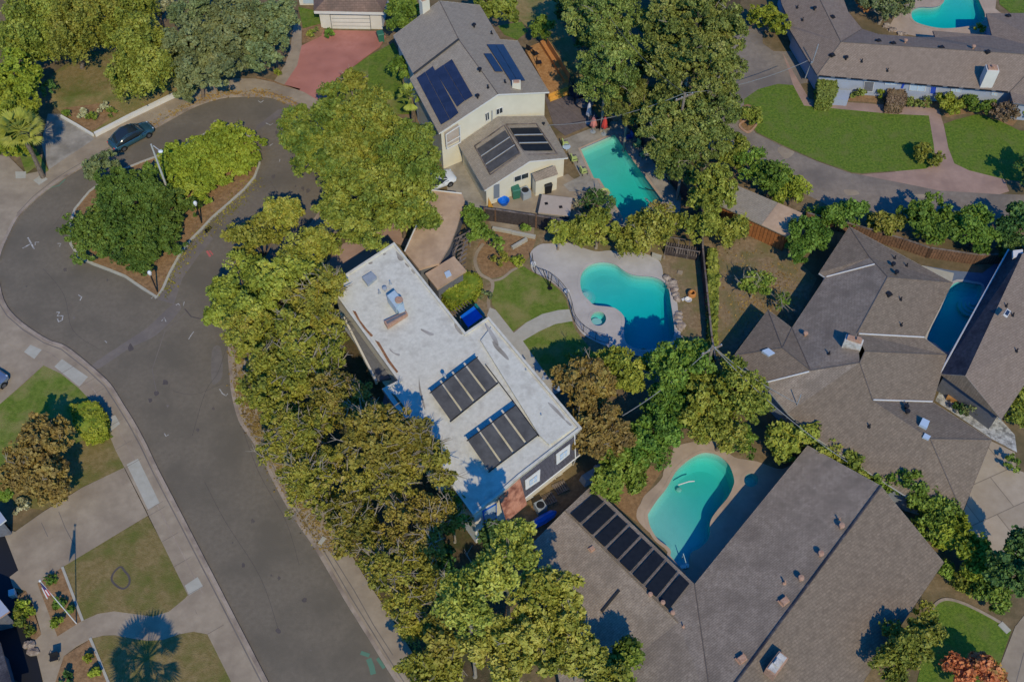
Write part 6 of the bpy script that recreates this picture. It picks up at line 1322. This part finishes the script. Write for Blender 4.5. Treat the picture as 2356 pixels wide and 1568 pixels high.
T('low dark shrub beside the far right pool paving','lf_dark','small',1465,295,20,1.6,trunk=False,cat='shrub',name='shrub')
# hedge along the curved driveway
for x,y,r,h,m,l in ((1690,350,34,4,'lf_mid','laurel tree at the conifer end of the driveway hedge'),(1735,385,36,4,'lf_green','second laurel tree of the driveway hedge above the long shed'),(1785,415,40,4.2,'lf_green','third laurel tree of the driveway hedge above the long shed'),(1825,440,34,3.8,'lf_lime','last laurel tree of the upper driveway hedge'),
  (1945,490,42,3.6,'lf_green','laurel tree at the peak of the hipped roof'),(1875,487,14,1.5,'lf_green','small round laurel bush in the driveway hedge gap'),(1907,497,13,1.3,'lf_mid','tiny round bush left of the peak laurel'),(2038,515,32,3.2,'lf_mid','smaller laurel tree right of the hipped roof peak'),
  (2140,510,56,4.6,'lf_green','largest laurel tree over the brown fence'),(2245,530,50,4.2,'lf_green','laurel tree above the shaded dark pool'),(2340,515,40,4.5,'lf_dark','shaded laurel tree on the right edge'),(2330,570,26,3,'lf_dark','low laurel over the corner of the dark wing')):
    T(l,m,'broad',x,y,r*1.15,h,[(x+R.uniform(-1,1)*r*.8,y+r*.35,r*.6,h*.8)] if r>20 else [],trunk=r>20,group='laurel trees along the curved driveway')
# ranch house shrubs
shrub('rounded olive conifer shrub next to the left wing of the ranch house','lf_lime',1790,60,30,3.6,sy=1.5);shrub('rounded green shrub above the gravel bay','lf_lime',1750,40,30,2.8);shrub('lime hedge piece at the top by the ranch driveway','lf_lime',1770,25,18,2)
boxshrub('large square brownish-green clipped shrub at the ranch house corner','lf_box',[(1883,176),(1925,180),(1929,205),(1915,228),(1880,226)],1.7)
boxshrub('dull brown clipped block shrub under the ranch house windows','lf_brown',[(2045,204),(2082,206),(2088,222),(2078,240),(2040,238)],1.4,rough=.06,leaf=.12,dens=150)
for x,y,r,h,l in ((1977,220,18,1.6,'round clipped shrub beside the white equipment box'),(2086,236,13,1.0,'first of three small clipped balls by the front door'),(2105,236,14,1.1,'middle one of three small clipped balls by the front door'),(2126,237,16,1.2,'last of three small clipped balls, nearest the front door')):
    shrub(l,'lf_box',x,y,r,h)
shrub('bright yellow-green rounded shrub right of the front door','lf_lime',2190,244,36,1.9);shrub('green clipped shrub in the middle of the right front bed','lf_green',2250,243,33,1.7)
shrub('large round brown-purple clipped shrub','lf_brown',2312,260,31,2.4);shrub('green shrub on the right edge below the ranch roof','lf_green',2352,262,16,1.2)
shrub('small variegated plant between door path and brown block','lf_lime',2025,216,14,1.0)
shrub('dark round shrub with pale flowers beside the pink path','lf_mid',2130,355,36,1.8);shrub('leafy shrub in the brick-edged bed beside the driveway','lf_mid',1724,266,32,1.5)
T('dark tree shadowing the far right of the lawn','lf_dark','broad',2392,400,50,5)
T('multi-stemmed tree with bare arching branches behind the ranch house','lf_grey','sparse',2045,5,48,4.5,[(2085,8,30,4),(2000,0,30,4)],base=(2022,55),bare=35)
T('golden orange bush behind the left wing of the ranch house','lf_orange','dense',1985,8,32,2.4,trunk=False,cat='shrub',name='shrub')
shrub('small yellow shrub at the shaded corner of the top right pool','lf_lime',2253,67,14,1.0)
# left side
T('big rust-brown leaved tree on the left lawn','lf_rust','broad',95,1055,82,5.5,[(60,1090,55),(120,1110,50),(110,1000,50)],bare=16)
boxshrub('bright lime clipped square shrub beside the sidewalk','lf_lime',[(160,930),(195,920),(222,922),(243,950),(243,984),(225,1000),(190,1002),(170,975)],1.6,rough=.16)
T('bright green shrub on the left edge below the rust tree','lf_green','broad',12,1120,34,2.4,trunk=False,cat='shrub',name='shrub')
shrub('low flowering plants below the rust tree by the driveway','lf_silver',50,1165,22,.8)
for x,y,r,h,m,l in ((118,1335,11,.7,'lf_green','small green tuft near the top of the flag bed'),(136,1387,14,1.0,'lf_green','round green bush crossed by the flagpole'),(163,1403,9,.8,'lf_green','little green tuft in the lower right of the flag bed'),(132,1430,12,.9,'lf_lime','lime tuft at the lower end of the flag bed'),
   (53,1388,13,1.0,'lf_lime','straw-coloured tuft at the top of the narrow left bed'),(68,1406,12,.9,'lf_lime','lime shrub in the middle of the narrow left bed'),(46,1433,10,.9,'lf_mid','left-hand small shrub by the shaded forecourt'),(41,1412,9,.8,'lf_mid','small shrub above its twin on the shaded forecourt edge'),(68,1450,11,.7,'lf_mid','reddish low plant at the foot of the narrow left bed'),
   (204,1513,11,.8,'lf_lime','upper lime tuft in the stony lower bed'),(217,1545,13,.8,'lf_lime','lower lime tuft in the stony lower bed'),(150,1562,16,1.0,'lf_dark','dark bush at the bottom edge of the front path')):
    shrub(l,m,x,y,r,h)
palm('fan palm at the bottom edge whose crown shades the curved path',280,1688,7.5,2.7,70)
T('off-frame leafy tree below the left yards','lf_green','broad',-95,1500,70,8) if 0 else None
# ================================================================== CAMERA, LIGHT, SKY
cam=bpy.data.cameras.new('camera');co=bpy.data.objects.new('camera',cam);col.objects.link(co)
co.location=(0,0,H);co.rotation_euler=(PI/2-PITCH,0,0);cam.sensor_width=36;cam.lens=F/2356*36;cam.clip_end=2000;cam.clip_start=1
sc.camera=co
AZ,EL=A(-14),A(43)            # shadows run this way from +Y
sd=Vector((-math.sin(AZ)*math.cos(EL),-math.cos(AZ)*math.cos(EL),math.sin(EL)))
sl=bpy.data.lights.new('sun','SUN');sl.energy=2.6;sl.angle=A(.53);sl.color=(1,.88,.63);so=bpy.data.objects.new('sun',sl);col.objects.link(so)
so.rotation_euler=sd.to_track_quat('Z','Y').to_euler();so.location=(0,0,120)
w=bpy.data.worlds.new('World');sc.world=w;w.use_nodes=True;N=w.node_tree.nodes;L=w.node_tree.links
sky=N.new('ShaderNodeTexSky');sky.sky_type='NISHITA';sky.sun_disc=False;sky.sun_elevation=EL;sky.sun_rotation=math.atan2(sd.x,sd.y);sky.altitude=50;sky.ozone_density=2.0
hs=N.new('ShaderNodeHueSaturation');hs.inputs['Saturation'].default_value=1.4
mxs=N.new('ShaderNodeMix');mxs.data_type='RGBA';mxs.blend_type='MULTIPLY';mxs.inputs[0].default_value=1;mxs.inputs[7].default_value=(.16,.8,1.4,1)
L.new(sky.outputs[0],hs.inputs['Color']);L.new(hs.outputs[0],mxs.inputs[6]);L.new(mxs.outputs[2],N['Background'].inputs['Color']);N['Background'].inputs['Strength'].default_value=.1
sc.view_settings.view_transform='Standard';sc.view_settings.look='None';sc.view_settings.exposure=.3;sc.view_settings.gamma=1
sc.cycles.max_bounces=6;sc.cycles.transparent_max_bounces=8;sc.cycles.volume_bounces=0;sc.cycles.diffuse_bounces=3;sc.cycles.caustics_reflective=False;sc.cycles.caustics_refractive=False
